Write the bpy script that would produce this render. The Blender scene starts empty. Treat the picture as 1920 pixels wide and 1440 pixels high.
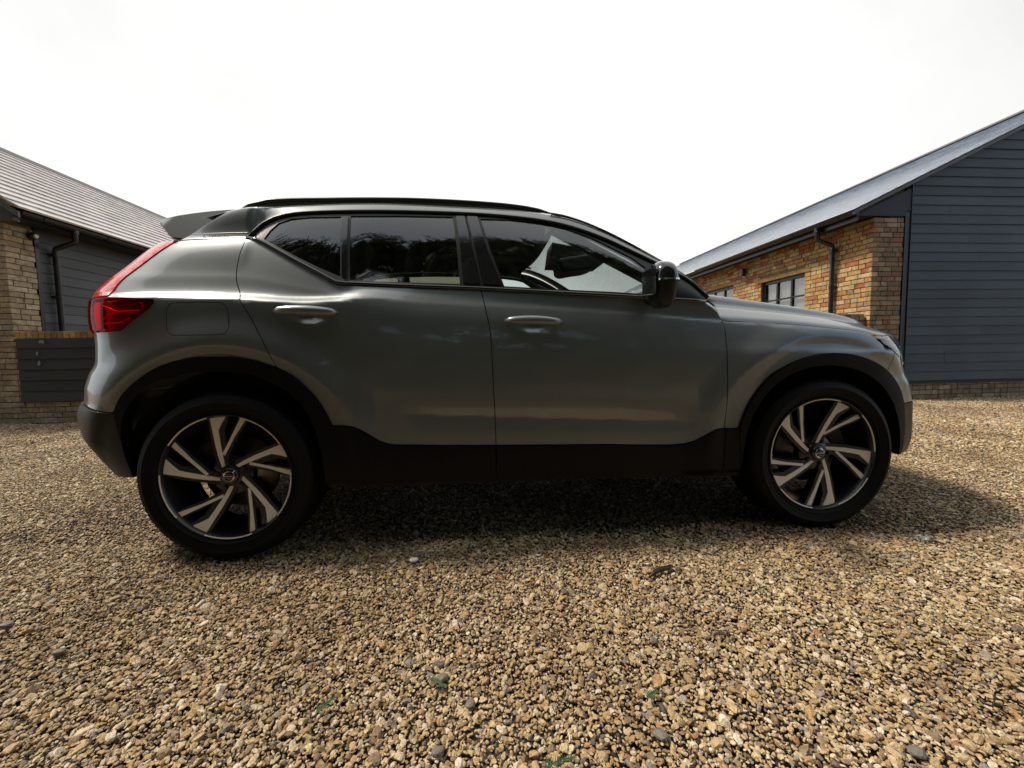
import bpy, math, random
import numpy as np
from mathutils import Vector
from mathutils.geometry import delaunay_2d_cdt
random.seed(7)
rng = np.random.default_rng(7)
SC = bpy.context.scene
COL = SC.collection
R = math.radians

# ------------------------------------------------------------------ camera, sky, sun, exposure
cam = bpy.data.cameras.new('camera')
camo = bpy.data.objects.new('camera', cam)
COL.objects.link(camo)
cam.sensor_width = 36
cam.lens = 36 * 721 / 1920
cam.shift_y = -15 / 1920
cam.clip_start = 0.02
cam.clip_end = 2000
from mathutils import Matrix
def aim(o, pos, yaw, pitch, roll):
    y, p, r = R(yaw), R(pitch), R(roll)
    f = Vector((math.sin(y) * math.cos(p), math.cos(y) * math.cos(p), -math.sin(p)))
    rt = Vector((math.cos(y), -math.sin(y), 0))
    up = rt.cross(f)
    r2 = rt * math.cos(r) + up * math.sin(r)
    u2 = up * math.cos(r) - rt * math.sin(r)
    m = Matrix((r2, u2, -f)).transposed().to_4x4()
    m.translation = Vector(pos)
    o.matrix_world = m
aim(camo, (1.091, -2.613, 0.875), 4.384, 3.652, -0.948)
SC.camera = camo

SUN_EL = R(55)
SUN_DIR = Vector((-0.983, 0.183, 0)).normalized()          # towards the sun, on the ground plane
sun = bpy.data.lights.new('sun', 'SUN')
sun.energy = 4.6
sun.angle = R(8)
sun.color = (1.0, 0.90, 0.76)
suno = bpy.data.objects.new('sun', sun)
COL.objects.link(suno)
v = Vector((SUN_DIR.x * math.cos(SUN_EL), SUN_DIR.y * math.cos(SUN_EL), math.sin(SUN_EL)))
suno.rotation_euler = v.to_track_quat('Z', 'Y').to_euler()
suno.location = v * 30

world = bpy.data.worlds.new('World')
SC.world = world
world.use_nodes = True
wn, wl = world.node_tree.nodes, world.node_tree.links
wn.clear()
wout = wn.new('ShaderNodeOutputWorld')
bg = wn.new('ShaderNodeBackground')
sky = wn.new('ShaderNodeTexSky')
sky.sky_type = 'NISHITA'
sky.sun_disc = False
sky.sun_elevation = SUN_EL
sky.sun_rotation = math.atan2(SUN_DIR.x, SUN_DIR.y)
sky.air_density = 1.2
sky.dust_density = 3.0
bg.inputs['Strength'].default_value = 0.15
# thin bright cloud veil, broken overhead where the blue shows
geo = wn.new('ShaderNodeTexCoord')
sep = wn.new('ShaderNodeSeparateXYZ')
wl.new(geo.outputs['Generated'], sep.inputs[0])
nz = wn.new('ShaderNodeTexNoise')
nz.inputs['Scale'].default_value = 2.2
nz.inputs['Detail'].default_value = 6
wl.new(geo.outputs['Generated'], nz.inputs['Vector'])
# the veil is thick beyond the car and thins to a milky blue behind the viewpoint
dp = wn.new('ShaderNodeVectorMath'); dp.operation = 'DOT_PRODUCT'; dp.inputs[1].default_value = (0, 0.80, 0.60)
wl.new(geo.outputs['Generated'], dp.inputs[0])
mr = wn.new('ShaderNodeMapRange'); mr.interpolation_type = 'SMOOTHSTEP'
mr.inputs['From Min'].default_value = -0.50
mr.inputs['From Max'].default_value = 0.62
mr.inputs['To Min'].default_value = 0.12
mr.inputs['To Max'].default_value = 1.0
wl.new(dp.outputs['Value'], mr.inputs['Value'])
ad = wn.new('ShaderNodeMath'); ad.operation = 'MULTIPLY_ADD'
wl.new(nz.outputs['Fac'], ad.inputs[0]); ad.inputs[1].default_value = 0.7
sb = wn.new('ShaderNodeMath'); sb.operation = 'MULTIPLY_ADD'; sb.inputs[1].default_value = 0.9; sb.inputs[2].default_value = -0.10
wl.new(mr.outputs[0], sb.inputs[0]); wl.new(sb.outputs[0], ad.inputs[2])
cl = wn.new('ShaderNodeClamp')
wl.new(ad.outputs[0], cl.inputs['Value'])
mx = wn.new('ShaderNodeMix'); mx.data_type = 'RGBA'
wl.new(cl.outputs[0], mx.inputs['Factor'])
wl.new(sky.outputs[0], mx.inputs['A'])
hz = wn.new('ShaderNodeMix'); hz.data_type = 'RGBA'
wl.new(mr.outputs[0], hz.inputs['Factor'])
hz.inputs['A'].default_value = (3.3, 4.7, 6.6, 1)
hz.inputs['B'].default_value = (8.0, 8.05, 7.9, 1)
n2 = wn.new('ShaderNodeTexNoise'); n2.inputs['Scale'].default_value = 1.7; n2.inputs['Detail'].default_value = 5
wl.new(geo.outputs['Generated'], n2.inputs['Vector'])
ct = wn.new('ShaderNodeMapRange'); ct.inputs['From Min'].default_value = 0.35; ct.inputs['From Max'].default_value = 0.62
ct.inputs['To Min'].default_value = 0.85; ct.inputs['To Max'].default_value = 1.06
wl.new(n2.outputs['Fac'], ct.inputs['Value'])
vm = wn.new('ShaderNodeVectorMath'); vm.operation = 'SCALE'
wl.new(hz.outputs['Result'], vm.inputs[0]); wl.new(ct.outputs[0], vm.inputs['Scale'])
wl.new(vm.outputs[0], mx.inputs['B'])
wl.new(mx.outputs['Result'], bg.inputs['Color'])
wl.new(bg.outputs[0], wout.inputs[0])

SC.view_settings.view_transform = 'Standard'
SC.view_settings.look = 'None'
SC.view_settings.gamma = 1
SC.view_settings.exposure = -0.22
SC.view_settings.use_curve_mapping = False
SC.cycles.max_bounces = 8
SC.cycles.diffuse_bounces = 1
SC.cycles.glossy_bounces = 4
SC.cycles.transparent_max_bounces = 24
SC.cycles.transmission_bounces = 4
SC.cycles.caustics_reflective = False
SC.cycles.caustics_refractive = False

# ------------------------------------------------------------------ materials
def mat(name):
    m = bpy.data.materials.new(name); m.use_nodes = True
    n = m.node_tree.nodes
    return m, n, m.node_tree.links, n['Principled BSDF']
def noise(n, l, scale, detail=4, src=None, rough=.55):
    t = n.new('ShaderNodeTexNoise'); t.inputs['Scale'].default_value = scale; t.inputs['Detail'].default_value = detail
    t.inputs['Roughness'].default_value = rough
    if src is not None: l.new(src, t.inputs['Vector'])
    return t
def ramp(n, l, src, stops, interp='LINEAR'):
    r = n.new('ShaderNodeValToRGB'); e = r.color_ramp.elements; r.color_ramp.interpolation = interp
    while len(e) < len(stops): e.new(0.5)
    for i, (p, c) in enumerate(stops):
        e[i].position = p; e[i].color = (*c, 1) if len(c) == 3 else c
    l.new(src, r.inputs[0]); return r
def mixc(n, l, f, a, b, mode='MIX'):
    x = n.new('ShaderNodeMix'); x.data_type = 'RGBA'; x.blend_type = mode
    if hasattr(f, 'links'): l.new(f, x.inputs['Factor'])
    else: x.inputs['Factor'].default_value = f
    for s, k in ((a, 'A'), (b, 'B')):
        if hasattr(s, 'links'): l.new(s, x.inputs[k])
        else: x.inputs[k].default_value = (*s, 1)
    return x.outputs['Result']
def bump(n, l, h, strength, dist, p, norm=None):
    b = n.new('ShaderNodeBump'); b.inputs['Strength'].default_value = strength; b.inputs['Distance'].default_value = dist
    l.new(h, b.inputs['Height'])
    if norm is not None: l.new(norm, b.inputs['Normal'])
    l.new(b.outputs[0], p.inputs['Normal']); return b
def simple(name, col, rough=.5, metal=0., coat=0., spec=.5, nscale=0, namt=.25, bamt=0.):
    m, n, l, p = mat(name)
    p.inputs['Base Color'].default_value = (*col, 1); p.inputs['Roughness'].default_value = rough
    p.inputs['Metallic'].default_value = metal; p.inputs['Coat Weight'].default_value = coat
    p.inputs['Coat Roughness'].default_value = .04
    p.inputs['Specular IOR Level'].default_value = spec
    if nscale:
        tc = n.new('ShaderNodeTexCoord')
        t = noise(n, l, nscale, 5, tc.outputs['Object'])
        r = ramp(n, l, t.outputs['Fac'], [(.25, tuple(c * (1 - namt) for c in col)), (.75, tuple(min(1, c * (1 + namt)) for c in col))])
        l.new(r.outputs[0], p.inputs['Base Color'])
        if bamt: bump(n, l, t.outputs['Fac'], bamt, .01, p)
    return m

def paint_mat():
    m, n, l, p = mat('grey_car_paint')
    tc = n.new('ShaderNodeTexCoord')
    fl = noise(n, l, 900, 2, tc.outputs['Object'])
    c = ramp(n, l, fl.outputs['Fac'], [(.3, (.155, .172, .178)), (.7, (.225, .246, .252))])
    # dried rain spots and road dust
    sp = n.new('ShaderNodeTexVoronoi'); sp.inputs['Scale'].default_value = 55; l.new(tc.outputs['Object'], sp.inputs['Vector'])
    spots = ramp(n, l, sp.outputs['Distance'], [(.05, (1, 1, 1)), (.13, (0, 0, 0))])
    big = noise(n, l, 4.5, 4, tc.outputs['Object'])
    gate = ramp(n, l, big.outputs['Fac'], [(.46, (0, 0, 0)), (.62, (1, 1, 1))])
    g = n.new('ShaderNodeMath'); g.operation = 'MULTIPLY'
    l.new(spots.outputs[0], g.inputs[0]); l.new(gate.outputs[0], g.inputs[1])
    g2 = n.new('ShaderNodeMath'); g2.operation = 'MULTIPLY'; g2.inputs[1].default_value = .6; l.new(g.outputs[0], g2.inputs[0])
    col = mixc(n, l, g2.outputs[0], c.outputs[0], (.34, .32, .28))
    l.new(col, p.inputs['Base Color'])
    rr = n.new('ShaderNodeMapRange'); rr.inputs['To Min'].default_value = .025; rr.inputs['To Max'].default_value = .10
    l.new(big.outputs['Fac'], rr.inputs['Value']); l.new(rr.outputs[0], p.inputs['Coat Roughness'])
    p.inputs['Metallic'].default_value = .50
    p.inputs['Roughness'].default_value = .38
    p.inputs['Coat Weight'].default_value = 1.0
    p.inputs['Coat IOR'].default_value = 1.55
    return m
def glass_mat(name, tint, extra=0.):
    m = bpy.data.materials.new(name); m.use_nodes = True
    n, l = m.node_tree.nodes, m.node_tree.links; n.clear()
    o = n.new('ShaderNodeOutputMaterial'); tr = n.new('ShaderNodeBsdfTransparent'); gl = n.new('ShaderNodeBsdfGlossy')
    tr.inputs[0].default_value = (*tint, 1); gl.inputs['Roughness'].default_value = .012
    fr = n.new('ShaderNodeFresnel'); fr.inputs['IOR'].default_value = 1.55
    md = n.new('ShaderNodeMath'); md.operation = 'MULTIPLY'; md.inputs[1].default_value = 2.6; l.new(fr.outputs[0], md.inputs[0])
    cp = n.new('ShaderNodeClamp'); l.new(md.outputs[0], cp.inputs[0])
    mx = n.new('ShaderNodeMixShader'); l.new(cp.outputs[0], mx.inputs[0]); l.new(tr.outputs[0], mx.inputs[1]); l.new(gl.outputs[0], mx.inputs[2])
    # dried water spots on the pane
    tc = n.new('ShaderNodeTexCoord')
    sp = n.new('ShaderNodeTexVoronoi'); sp.inputs['Scale'].default_value = 62; l.new(tc.outputs['Object'], sp.inputs['Vector'])
    r = ramp(n, l, sp.outputs['Distance'], [(.07, (1, 1, 1)), (.14, (0, 0, 0))])
    nb = noise(n, l, 7, 3, tc.outputs['Object']); r2 = ramp(n, l, nb.outputs['Fac'], [(.52, (0, 0, 0)), (.68, (1, 1, 1))])
    a = n.new('ShaderNodeMath'); a.operation = 'MULTIPLY'; l.new(r.outputs[0], a.inputs[0]); l.new(r2.outputs[0], a.inputs[1])
    b = n.new('ShaderNodeMath'); b.operation = 'MULTIPLY'; b.inputs[1].default_value = .22; l.new(a.outputs[0], b.inputs[0])
    df = n.new('ShaderNodeBsdfDiffuse'); df.inputs[0].default_value = (.5, .5, .46, 1)
    m2 = n.new('ShaderNodeMixShader'); l.new(b.outputs[0], m2.inputs[0]); l.new(mx.outputs[0], m2.inputs[1]); l.new(df.outputs[0], m2.inputs[2])
    l.new(m2.outputs[0], o.inputs[0]); return m
def lens_mat(name, tint, refl=1.3, rough=.02):
    m = bpy.data.materials.new(name); m.use_nodes = True
    n, l = m.node_tree.nodes, m.node_tree.links; n.clear()
    o = n.new('ShaderNodeOutputMaterial'); tr = n.new('ShaderNodeBsdfTransparent'); gl = n.new('ShaderNodeBsdfGlossy')
    tr.inputs[0].default_value = (*tint, 1); gl.inputs['Roughness'].default_value = rough
    fr = n.new('ShaderNodeFresnel'); fr.inputs['IOR'].default_value = 1.5
    md = n.new('ShaderNodeMath'); md.operation = 'MULTIPLY'; md.inputs[1].default_value = refl; md.use_clamp = True; l.new(fr.outputs[0], md.inputs[0])
    mx = n.new('ShaderNodeMixShader'); l.new(md.outputs[0], mx.inputs[0]); l.new(tr.outputs[0], mx.inputs[1]); l.new(gl.outputs[0], mx.inputs[2])
    l.new(mx.outputs[0], o.inputs[0]); return m

M = {}
M['paint'] = paint_mat()
M['gloss_black'] = simple('gloss_black', (.010, .010, .012), .10, coat=1.)
M['black_plastic'] = simple('black_plastic', (.004, .004, .0042), .5, spec=.16, nscale=60, namt=.3)
M['grey_plastic'] = simple('dark_grey_plastic', (.018, .018, .0175), .45, spec=.35, nscale=60, namt=.25)
M['rubber'] = simple('black_rubber', (.0035, .0035, .0036), .6, spec=.18, nscale=30, namt=.4)
M['trim_black'] = simple('satin_black_trim', (.010, .010, .011), .38)
M['inner'] = simple('interior_black', (.010, .010, .011), .7)
M['leather'] = simple('dark_seat_leather', (.028, .027, .026), .5, nscale=90, namt=.2)
M['headliner'] = simple('dark_headliner', (.035, .035, .037), .85)
M['glass'] = glass_mat('clear_side_glass', (.80, .86, .84))
M['privacy'] = glass_mat('privacy_glass', (.40, .41, .33))
M['screen'] = glass_mat('windscreen_glass', (.84, .88, .86))
M['alloy'] = simple('machined_alloy', (.98, .93, .84), .5, metal=.1)
M['rim_black'] = simple('rim_black', (.012, .012, .014), .28, coat=.3)
M['steel'] = simple('brake_steel', (.22, .20, .18), .38, metal=.85, nscale=40)
M['chrome'] = simple('chrome', (.75, .76, .78), .08, metal=1.)
M['red_lens'] = lens_mat('red_lens', (.97, .10, .10), .35, .03)
M['red_strip'] = simple('red_strip_lens', (.80, .030, .028), .25, coat=1.)
M['red_body'] = simple('red_reflector', (.85, .06, .07), .35, coat=.5)
M['red_bright'] = simple('red_light_bar', (1., .10, .08), .3, coat=.8)
M['red_dark'] = simple('dark_red_housing', (.30, .03, .04), .3, coat=.5)
M['clear_lens'] = lens_mat('clear_lens', (.93, .95, .93), 1.6, .01)
M['reflector'] = simple('lamp_reflector', (.93, .94, .93), .25, metal=.15, nscale=45, namt=.03, bamt=.4)

# ------------------------------------------------------------------ object helpers
def link(name, me, m=None, parent=None):
    o = bpy.data.objects.new(name, me); COL.objects.link(o)
    if m is not None and me is not None and not me.materials:
        for x in (m if isinstance(m, (list, tuple)) else [m]): me.materials.append(x)
    if parent is not None: o.parent = parent
    return o
def tag(o, label=None, cat=None, group=None, kind=None):
    if label: o['label'] = label
    if cat: o['category'] = cat
    if group: o['group'] = group
    if kind: o['kind'] = kind
    return o
def thing(name, label, cat, loc=(0, 0, 0), rz=0, group=None):
    o = bpy.data.objects.new(name, None); COL.objects.link(o)
    o.location = loc; o.rotation_euler = (0, 0, rz)
    o.empty_display_size = .2
    return tag(o, label, cat, group)
class MB:
    def __init__(s): s.v = []; s.f = []; s.mi = []; s.cur = 0
    def add(s, vs, fs):
        b = len(s.v); s.v += [tuple(map(float, q)) for q in vs]; s.f += [tuple(b + i for i in q) for q in fs]; s.mi += [s.cur] * len(fs); return s
    def box(s, x0, x1, y0, y1, z0, z1):
        return s.add([(x0, y0, z0), (x1, y0, z0), (x1, y1, z0), (x0, y1, z0), (x0, y0, z1), (x1, y0, z1), (x1, y1, z1), (x0, y1, z1)],
                     [(0, 3, 2, 1), (4, 5, 6, 7), (0, 1, 5, 4), (1, 2, 6, 5), (2, 3, 7, 6), (3, 0, 4, 7)])
    def prism(s, pts, a, b, axis='y'):
        """outline pts in the plane across `axis`, from a to b along it"""
        n = len(pts)
        def mk(p, t):
            return {'y': (p[0], t, p[1]), 'x': (t, p[0], p[1]), 'z': (p[0], p[1], t)}[axis]
        vs = [mk(p, a) for p in pts] + [mk(p, b) for p in pts]
        fs = [tuple(range(n)), tuple(range(2 * n - 1, n - 1, -1))] + [(i, i + n, (i + 1) % n + n, (i + 1) % n) for i in range(n)]
        return s.add(vs, fs)
    def tube(s, pts, r, n=10, cap=True, rx=None):
        pts = [Vector(p) for p in pts]; rs = r if isinstance(r, (list, tuple)) else [r] * len(pts)
        vs = []; prev = None
        for i, p in enumerate(pts):
            d = (pts[min(i + 1, len(pts) - 1)] - pts[max(i - 1, 0)]).normalized()
            if prev is None:
                u = d.cross(Vector((0, 0, 1)))
                if u.length < .1: u = d.cross(Vector((0, 1, 0)))
            else: u = prev - d * prev.dot(d)
            u.normalize(); prev = u; w = d.cross(u)
            for k in range(n):
                a = 2 * math.pi * k / n; vs.append(p + (u * math.cos(a) * (rx or 1) + w * math.sin(a)) * rs[i])
        fs = [(i * n + k, i * n + (k + 1) % n, (i + 1) * n + (k + 1) % n, (i + 1) * n + k) for i in range(len(pts) - 1) for k in range(n)]
        if cap: fs += [tuple(range(n - 1, -1, -1)), tuple((len(pts) - 1) * n + k for k in range(n))]
        return s.add(vs, fs)
    def lathe(s, prof, n=64, axis='y', c=(0, 0, 0)):
        """prof: (radius, height along axis)"""
        vs = []
        for r_, h in prof:
            for k in range(n):
                a = 2 * math.pi * k / n; p = (r_ * math.cos(a), r_ * math.sin(a))
                vs.append({'y': (c[0] + p[0], c[1] + h, c[2] + p[1]), 'z': (c[0] + p[0], c[1] + p[1], c[2] + h), 'x': (c[0] + h, c[1] + p[0], c[2] + p[1])}[axis])
        return s.add(vs, [(i * n + k, (i + 1) * n + k, (i + 1) * n + (k + 1) % n, i * n + (k + 1) % n) for i in range(len(prof) - 1) for k in range(n)])
    def mesh(s, name, smooth=False, auto=None):
        me = bpy.data.meshes.new(name); me.from_pydata(s.v, [], s.f)
        if any(s.mi): me.polygons.foreach_set('material_index', s.mi)
        if smooth:
            me.polygons.foreach_set('use_smooth', [True] * len(s.f))
            if auto:
                me.update()
                import bmesh
                bm = bmesh.new(); bm.from_mesh(me)
                bmesh.ops.recalc_face_normals(bm, faces=bm.faces)
                for e in bm.edges:
                    if len(e.link_faces) == 2 and e.calc_face_angle(0) > R(auto): e.smooth = False
                bm.to_mesh(me); bm.free()
        me.update(); return me
    def obj(s, name, m, parent=None, smooth=False, auto=None):
        return link(name, s.mesh(name, smooth, auto), m, parent)
def recalc(me):
    import bmesh
    bm = bmesh.new(); bm.from_mesh(me); bmesh.ops.recalc_face_normals(bm, faces=bm.faces); bm.to_mesh(me); bm.free()

# ------------------------------------------------------------------ the car's body shell: near side as y = -W(x, z)
from bisect import bisect_right
def pch(xs,ys):
    xs=list(map(float,xs));ys=list(map(float,ys));n=len(xs)
    h=[xs[i+1]-xs[i] for i in range(n-1)];d=[(ys[i+1]-ys[i])/h[i] for i in range(n-1)]
    m=[0.]*n
    for i in range(1,n-1):
        if d[i-1]*d[i]>0:
            w1=2*h[i]+h[i-1];w2=h[i]+2*h[i-1];m[i]=(w1+w2)/(w1/d[i-1]+w2/d[i])
    m[0]=d[0];m[-1]=d[-1]
    def f(x):
        x=min(max(x,xs[0]),xs[-1]);i=min(max(bisect_right(xs,x)-1,0),n-2)
        t=(x-xs[i])/h[i];t2=t*t;t3=t2*t
        return (2*t3-3*t2+1)*ys[i]+(t3-2*t2+t)*h[i]*m[i]+(-2*t3+3*t2)*ys[i+1]+(t3-t2)*h[i]*m[i+1]
    return f
def sst(a,b,x):
    t=min(max((x-a)/(b-a),0.),1.);return t*t*(3-2*t)
WB=2.702
# feature curves (x -> z)
ZB=pch([-.9,-.30,-.10,.06,.13,.30,.41,.465,.56,.81,1.09,1.41,1.71,2.0,2.2,2.5,3.4],[1.390,1.390,1.390,1.385,1.362,1.273,1.212,1.182,1.174,1.160,1.148,1.130,1.112,1.095,1.08,1.04,.93]) # belt
ZC=pch([-.9,-.6,-.2,.1,.36,.47,.60,.8,1.5,2.2,2.6,3.1,3.5],[1.13,1.13,1.125,1.115,1.10,1.105,1.12,1.10,1.06,1.0,.97,.93,.88]) # shoulder crease
ZT=pch([-.9,-.45,-.2,.059,.089,.154,.223,.305,.607,1.02,1.25,1.441,1.568,1.692,1.813,1.897,2.011,2.079,2.14,2.3,3.5],[1.405,1.405,1.405,1.407,1.466,1.511,1.531,1.541,1.552,1.544,1.528,1.501,1.464,1.411,1.346,1.301,1.236,1.186,1.122,1.09,1.05])
ZR=pch([-.9,-.5,-.25,-.05,.073,.237,.603,.981,1.251,1.484,1.574,1.70,1.823,1.90,2.014,2.085,2.157,2.3,3.5],[1.44,1.45,1.485,1.530,1.550,1.571,1.587,1.575,1.559,1.529,1.502,1.446,1.377,1.331,1.260,1.208,1.142,1.12,1.10])
TAP=pch([-.9,-.35,.0,.5,1.3,2.2,2.7,3.05,3.5],[-.03,-.018,-.004,0,0,-.002,0,-.012,-.04])
SH=pch([-.9,-.2,.1,.36,.50,.62,.9,2.2,3.4],[1,1,1,1,.8,.25,.0,.0,.0]) # hard shoulder amount
XR=pch([.15,.25,.35,.45,.55,.62,.65,.68,.74,.80,.86,.95,1.05,1.12,1.16,1.2,1.3,1.4,1.5,1.6],[-.66,-.71,-.735,-.797,-.866,-.873,-.866,-.848,-.837,-.814,-.781,-.776,-.786,-.784,-.787,-.767,-.684,-.608,-.53,-.44])
XF=pch([.15,.25,.33,.4,.5,.6,.68,.74,.8,.88,.95,1.05],[3.42,3.466,3.495,3.512,3.508,3.498,3.48,3.445,3.432,3.428,3.40,3.30])
def corner(a,n,b=.9,N=400):
    f=np.linspace(0,np.pi/2,N);dx=a*np.sin(f)**(2/n);c=np.cos(f)**(2/n);c[-1]=0
    # refine near the ends by resampling on arclength
    L=np.r_[0,np.cumsum(np.hypot(np.diff(dx),b*np.diff(c)))]
    return L,dx,c
LR,DR,CR=corner(.50,2.6)
LF,DF,CF=corner(.54,2.6)
_prof={}
def prof(x):
    k0=round(x,5)
    if k0 in _prof: return _prof[k0]
    zc=ZC(x);zb=max(ZB(x),zc+.03);zt=max(ZT(x),zb+.012);zr=max(ZR(x),zt+.018);sh=SH(x)
    wg=lambda z: .872-.355*(z-1.15)-.13*(z-1.15)*abs(z-1.15)
    wt=wg(zt);wb=wg(zb)+.010
    u=.022*sh+.012*(1-sh)
    k=[(.10,.82),(.18,.868),(.26,.90),(.40,.918),(.52,.924),(.68,.932),(.84,.938),(zc-.09,.934-.006*(1-sh)),(zc-.012,.912+.016*sh),(zc+u,.902-.010*sh)]
    if sh>.02 and zb-zc>.1: k.append((zc+u+.33*(zb-zc-.02),wb+(.892-wb)*.64*(1 if sh>.5 else .9)))
    e=wt
    k+=[(zb,wb),(zt,e),(zr,e-.028),(zr+.05,wt-.09)]
    kk=[k[0]]
    for a in k[1:]:
        if a[0]>kk[-1][0]+.008: kk.append(a)
    f=pch([a[0] for a in kk],[a[1] for a in kk]);tp=TAP(x)
    _prof[k0]=(f,tp);return _prof[k0]
def W(x,z):
    f,tp=prof(x);w=f(z)+tp
    # rear plan narrowing of greenhouse
    if z>1.15: w-=.045*sst(.25,-.55,x)*sst(1.15,1.5,z)
    # lower door scallop
    e=min(sst(.66,.86,x),sst(2.13,1.93,x))
    if e>0:
        d=x-.8;tp_=.688-.04*d;cr=.604-.055*d;lo=.505-.035*d
        if lo<z<tp_:
            q=(tp_-z)/(tp_-cr) if z>cr else (z-lo)/(cr-lo);w-=.008*e*q*q*(3-2*q)**.5
    # wheel arch flares
    for cx in (0,WB):
        r=math.hypot(x-cx,z-.362)
        if z>.30 and r<.70:
            w+= .016*sst(.70,.572,r)-.010*sst(.572,.515,r)
    # hand bowls behind the door handles
    for bx,bz in ((.375,1.035),(1.32,.985)):
        q=((x-bx)/.075)**2+((z-bz)/.036)**2
        if q<1: w-=.020*(1-q)**1.5
    return w
def S(s,z,off=0.):
    """point of the near side of the body shell; s runs along the car and round both ends"""
    xr=XR(z)+DR[-1];xf=XF(z)-DF[-1];x=s;c=1.
    if s<xr:
        l=min(xr-s,LR[-1]);x=xr-np.interp(l,LR,DR);c=np.interp(l,LR,CR)
    elif s>xf:
        l=min(s-xf,LF[-1]);x=xf+np.interp(l,LF,DF);c=np.interp(l,LF,CF)
    return np.array([x,-W(x,z)*c,z])
_sc = {}
def SV(s, z):
    k = (round(s, 5), round(z, 5))
    if k not in _sc: _sc[k] = Vector(S(s, z))
    return _sc[k]
def SN(s, z):
    e = 1.5e-3
    a = SV(s + e, z) - SV(s - e, z); b = SV(s, z + e) - SV(s, z - e)
    n = b.cross(a) * -1
    n = a.cross(b)
    if n.length < 1e-12: return Vector((0, -1, 0))
    n.normalize()
    return n
SEND_R = lambda z: XR(z) + DR[-1] - LR[-1]      # s of the centre line at the rear
SEND_F = lambda z: XF(z) - DF[-1] + LF[-1]
def inpoly(p, poly):
    x, y = p; c = False; n = len(poly); j = n - 1
    for i in range(n):
        xi, yi = poly[i]; xj, yj = poly[j]
        if (yi > y) != (yj > y) and x < (xj - xi) * (y - yi) / (yj - yi) + xi: c = not c
        j = i
    return c
def dense(poly, step=.03, closed=True):
    out = []; n = len(poly)
    for i in range(n if closed else n - 1):
        a = poly[i]; b = poly[(i + 1) % n]; L = math.hypot(b[0] - a[0], b[1] - a[1]); k = max(1, int(L / step))
        out += [(a[0] + (b[0] - a[0]) * t / k, a[1] + (b[1] - a[1]) * t / k) for t in range(k)]
    if not closed: out.append(poly[-1])
    return out
def curve(pts, step=.02):
    """smooth open curve through measured points (Catmull-Rom)"""
    P = [np.array(p, float) for p in pts]
    if len(P) < 3: return dense(pts, step, False)
    P = [2 * P[0] - P[1]] + P + [2 * P[-1] - P[-2]]; out = []
    for i in range(1, len(P) - 2):
        a, b, c, d = P[i - 1:i + 3]; t0 = 0; t1 = t0 + np.linalg.norm(b - a) ** .5; t2 = t1 + np.linalg.norm(c - b) ** .5; t3 = t2 + np.linalg.norm(d - c) ** .5
        k = max(1, int(np.linalg.norm(c - b) / step))
        for q in range(k):
            t = t1 + (t2 - t1) * q / k
            A1 = (t1 - t) / (t1 - t0) * a + (t - t0) / (t1 - t0) * b; A2 = (t2 - t) / (t2 - t1) * b + (t - t1) / (t2 - t1) * c; A3 = (t3 - t) / (t3 - t2) * c + (t - t2) / (t3 - t2) * d
            B1 = (t2 - t) / (t2 - t0) * A1 + (t - t0) / (t2 - t0) * A2; B2 = (t3 - t) / (t3 - t1) * A2 + (t - t1) / (t3 - t1) * A3
            Cc = (t2 - t) / (t2 - t1) * B1 + (t - t1) / (t2 - t1) * B2; out.append((float(Cc[0]), float(Cc[1])))
    out.append(tuple(map(float, pts[-1]))); return out
def area(p): return sum(p[i - 1][0] * p[i][1] - p[i][0] * p[i - 1][1] for i in range(len(p))) / 2
def inset(poly, d):
    if area(poly) < 0: poly = poly[::-1]
    n = len(poly); out = []
    for i in range(n):
        a, b, c = poly[i - 1], poly[i], poly[(i + 1) % n]
        def nn(p, q):
            L = math.hypot(q[0] - p[0], q[1] - p[1]) or 1; return (-(q[1] - p[1]) / L, (q[0] - p[0]) / L)
        n1, n2 = nn(a, b), nn(b, c); m = (n1[0] + n2[0], n1[1] + n2[1]); L = math.hypot(*m) or 1; m = (m[0] / L, m[1] / L)
        k = d / max(.45, m[0] * n1[0] + m[1] * n1[1]); out.append((b[0] + m[0] * k, b[1] + m[1] * k))
    return out
def clean(poly, eps=.002):
    out = []
    for p in poly:
        if not out or math.hypot(p[0] - out[-1][0], p[1] - out[-1][1]) > eps: out.append(p)
    if math.hypot(out[0][0] - out[-1][0], out[0][1] - out[-1][1]) <= eps: out.pop()
    return out
ZS = 2.0
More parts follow.
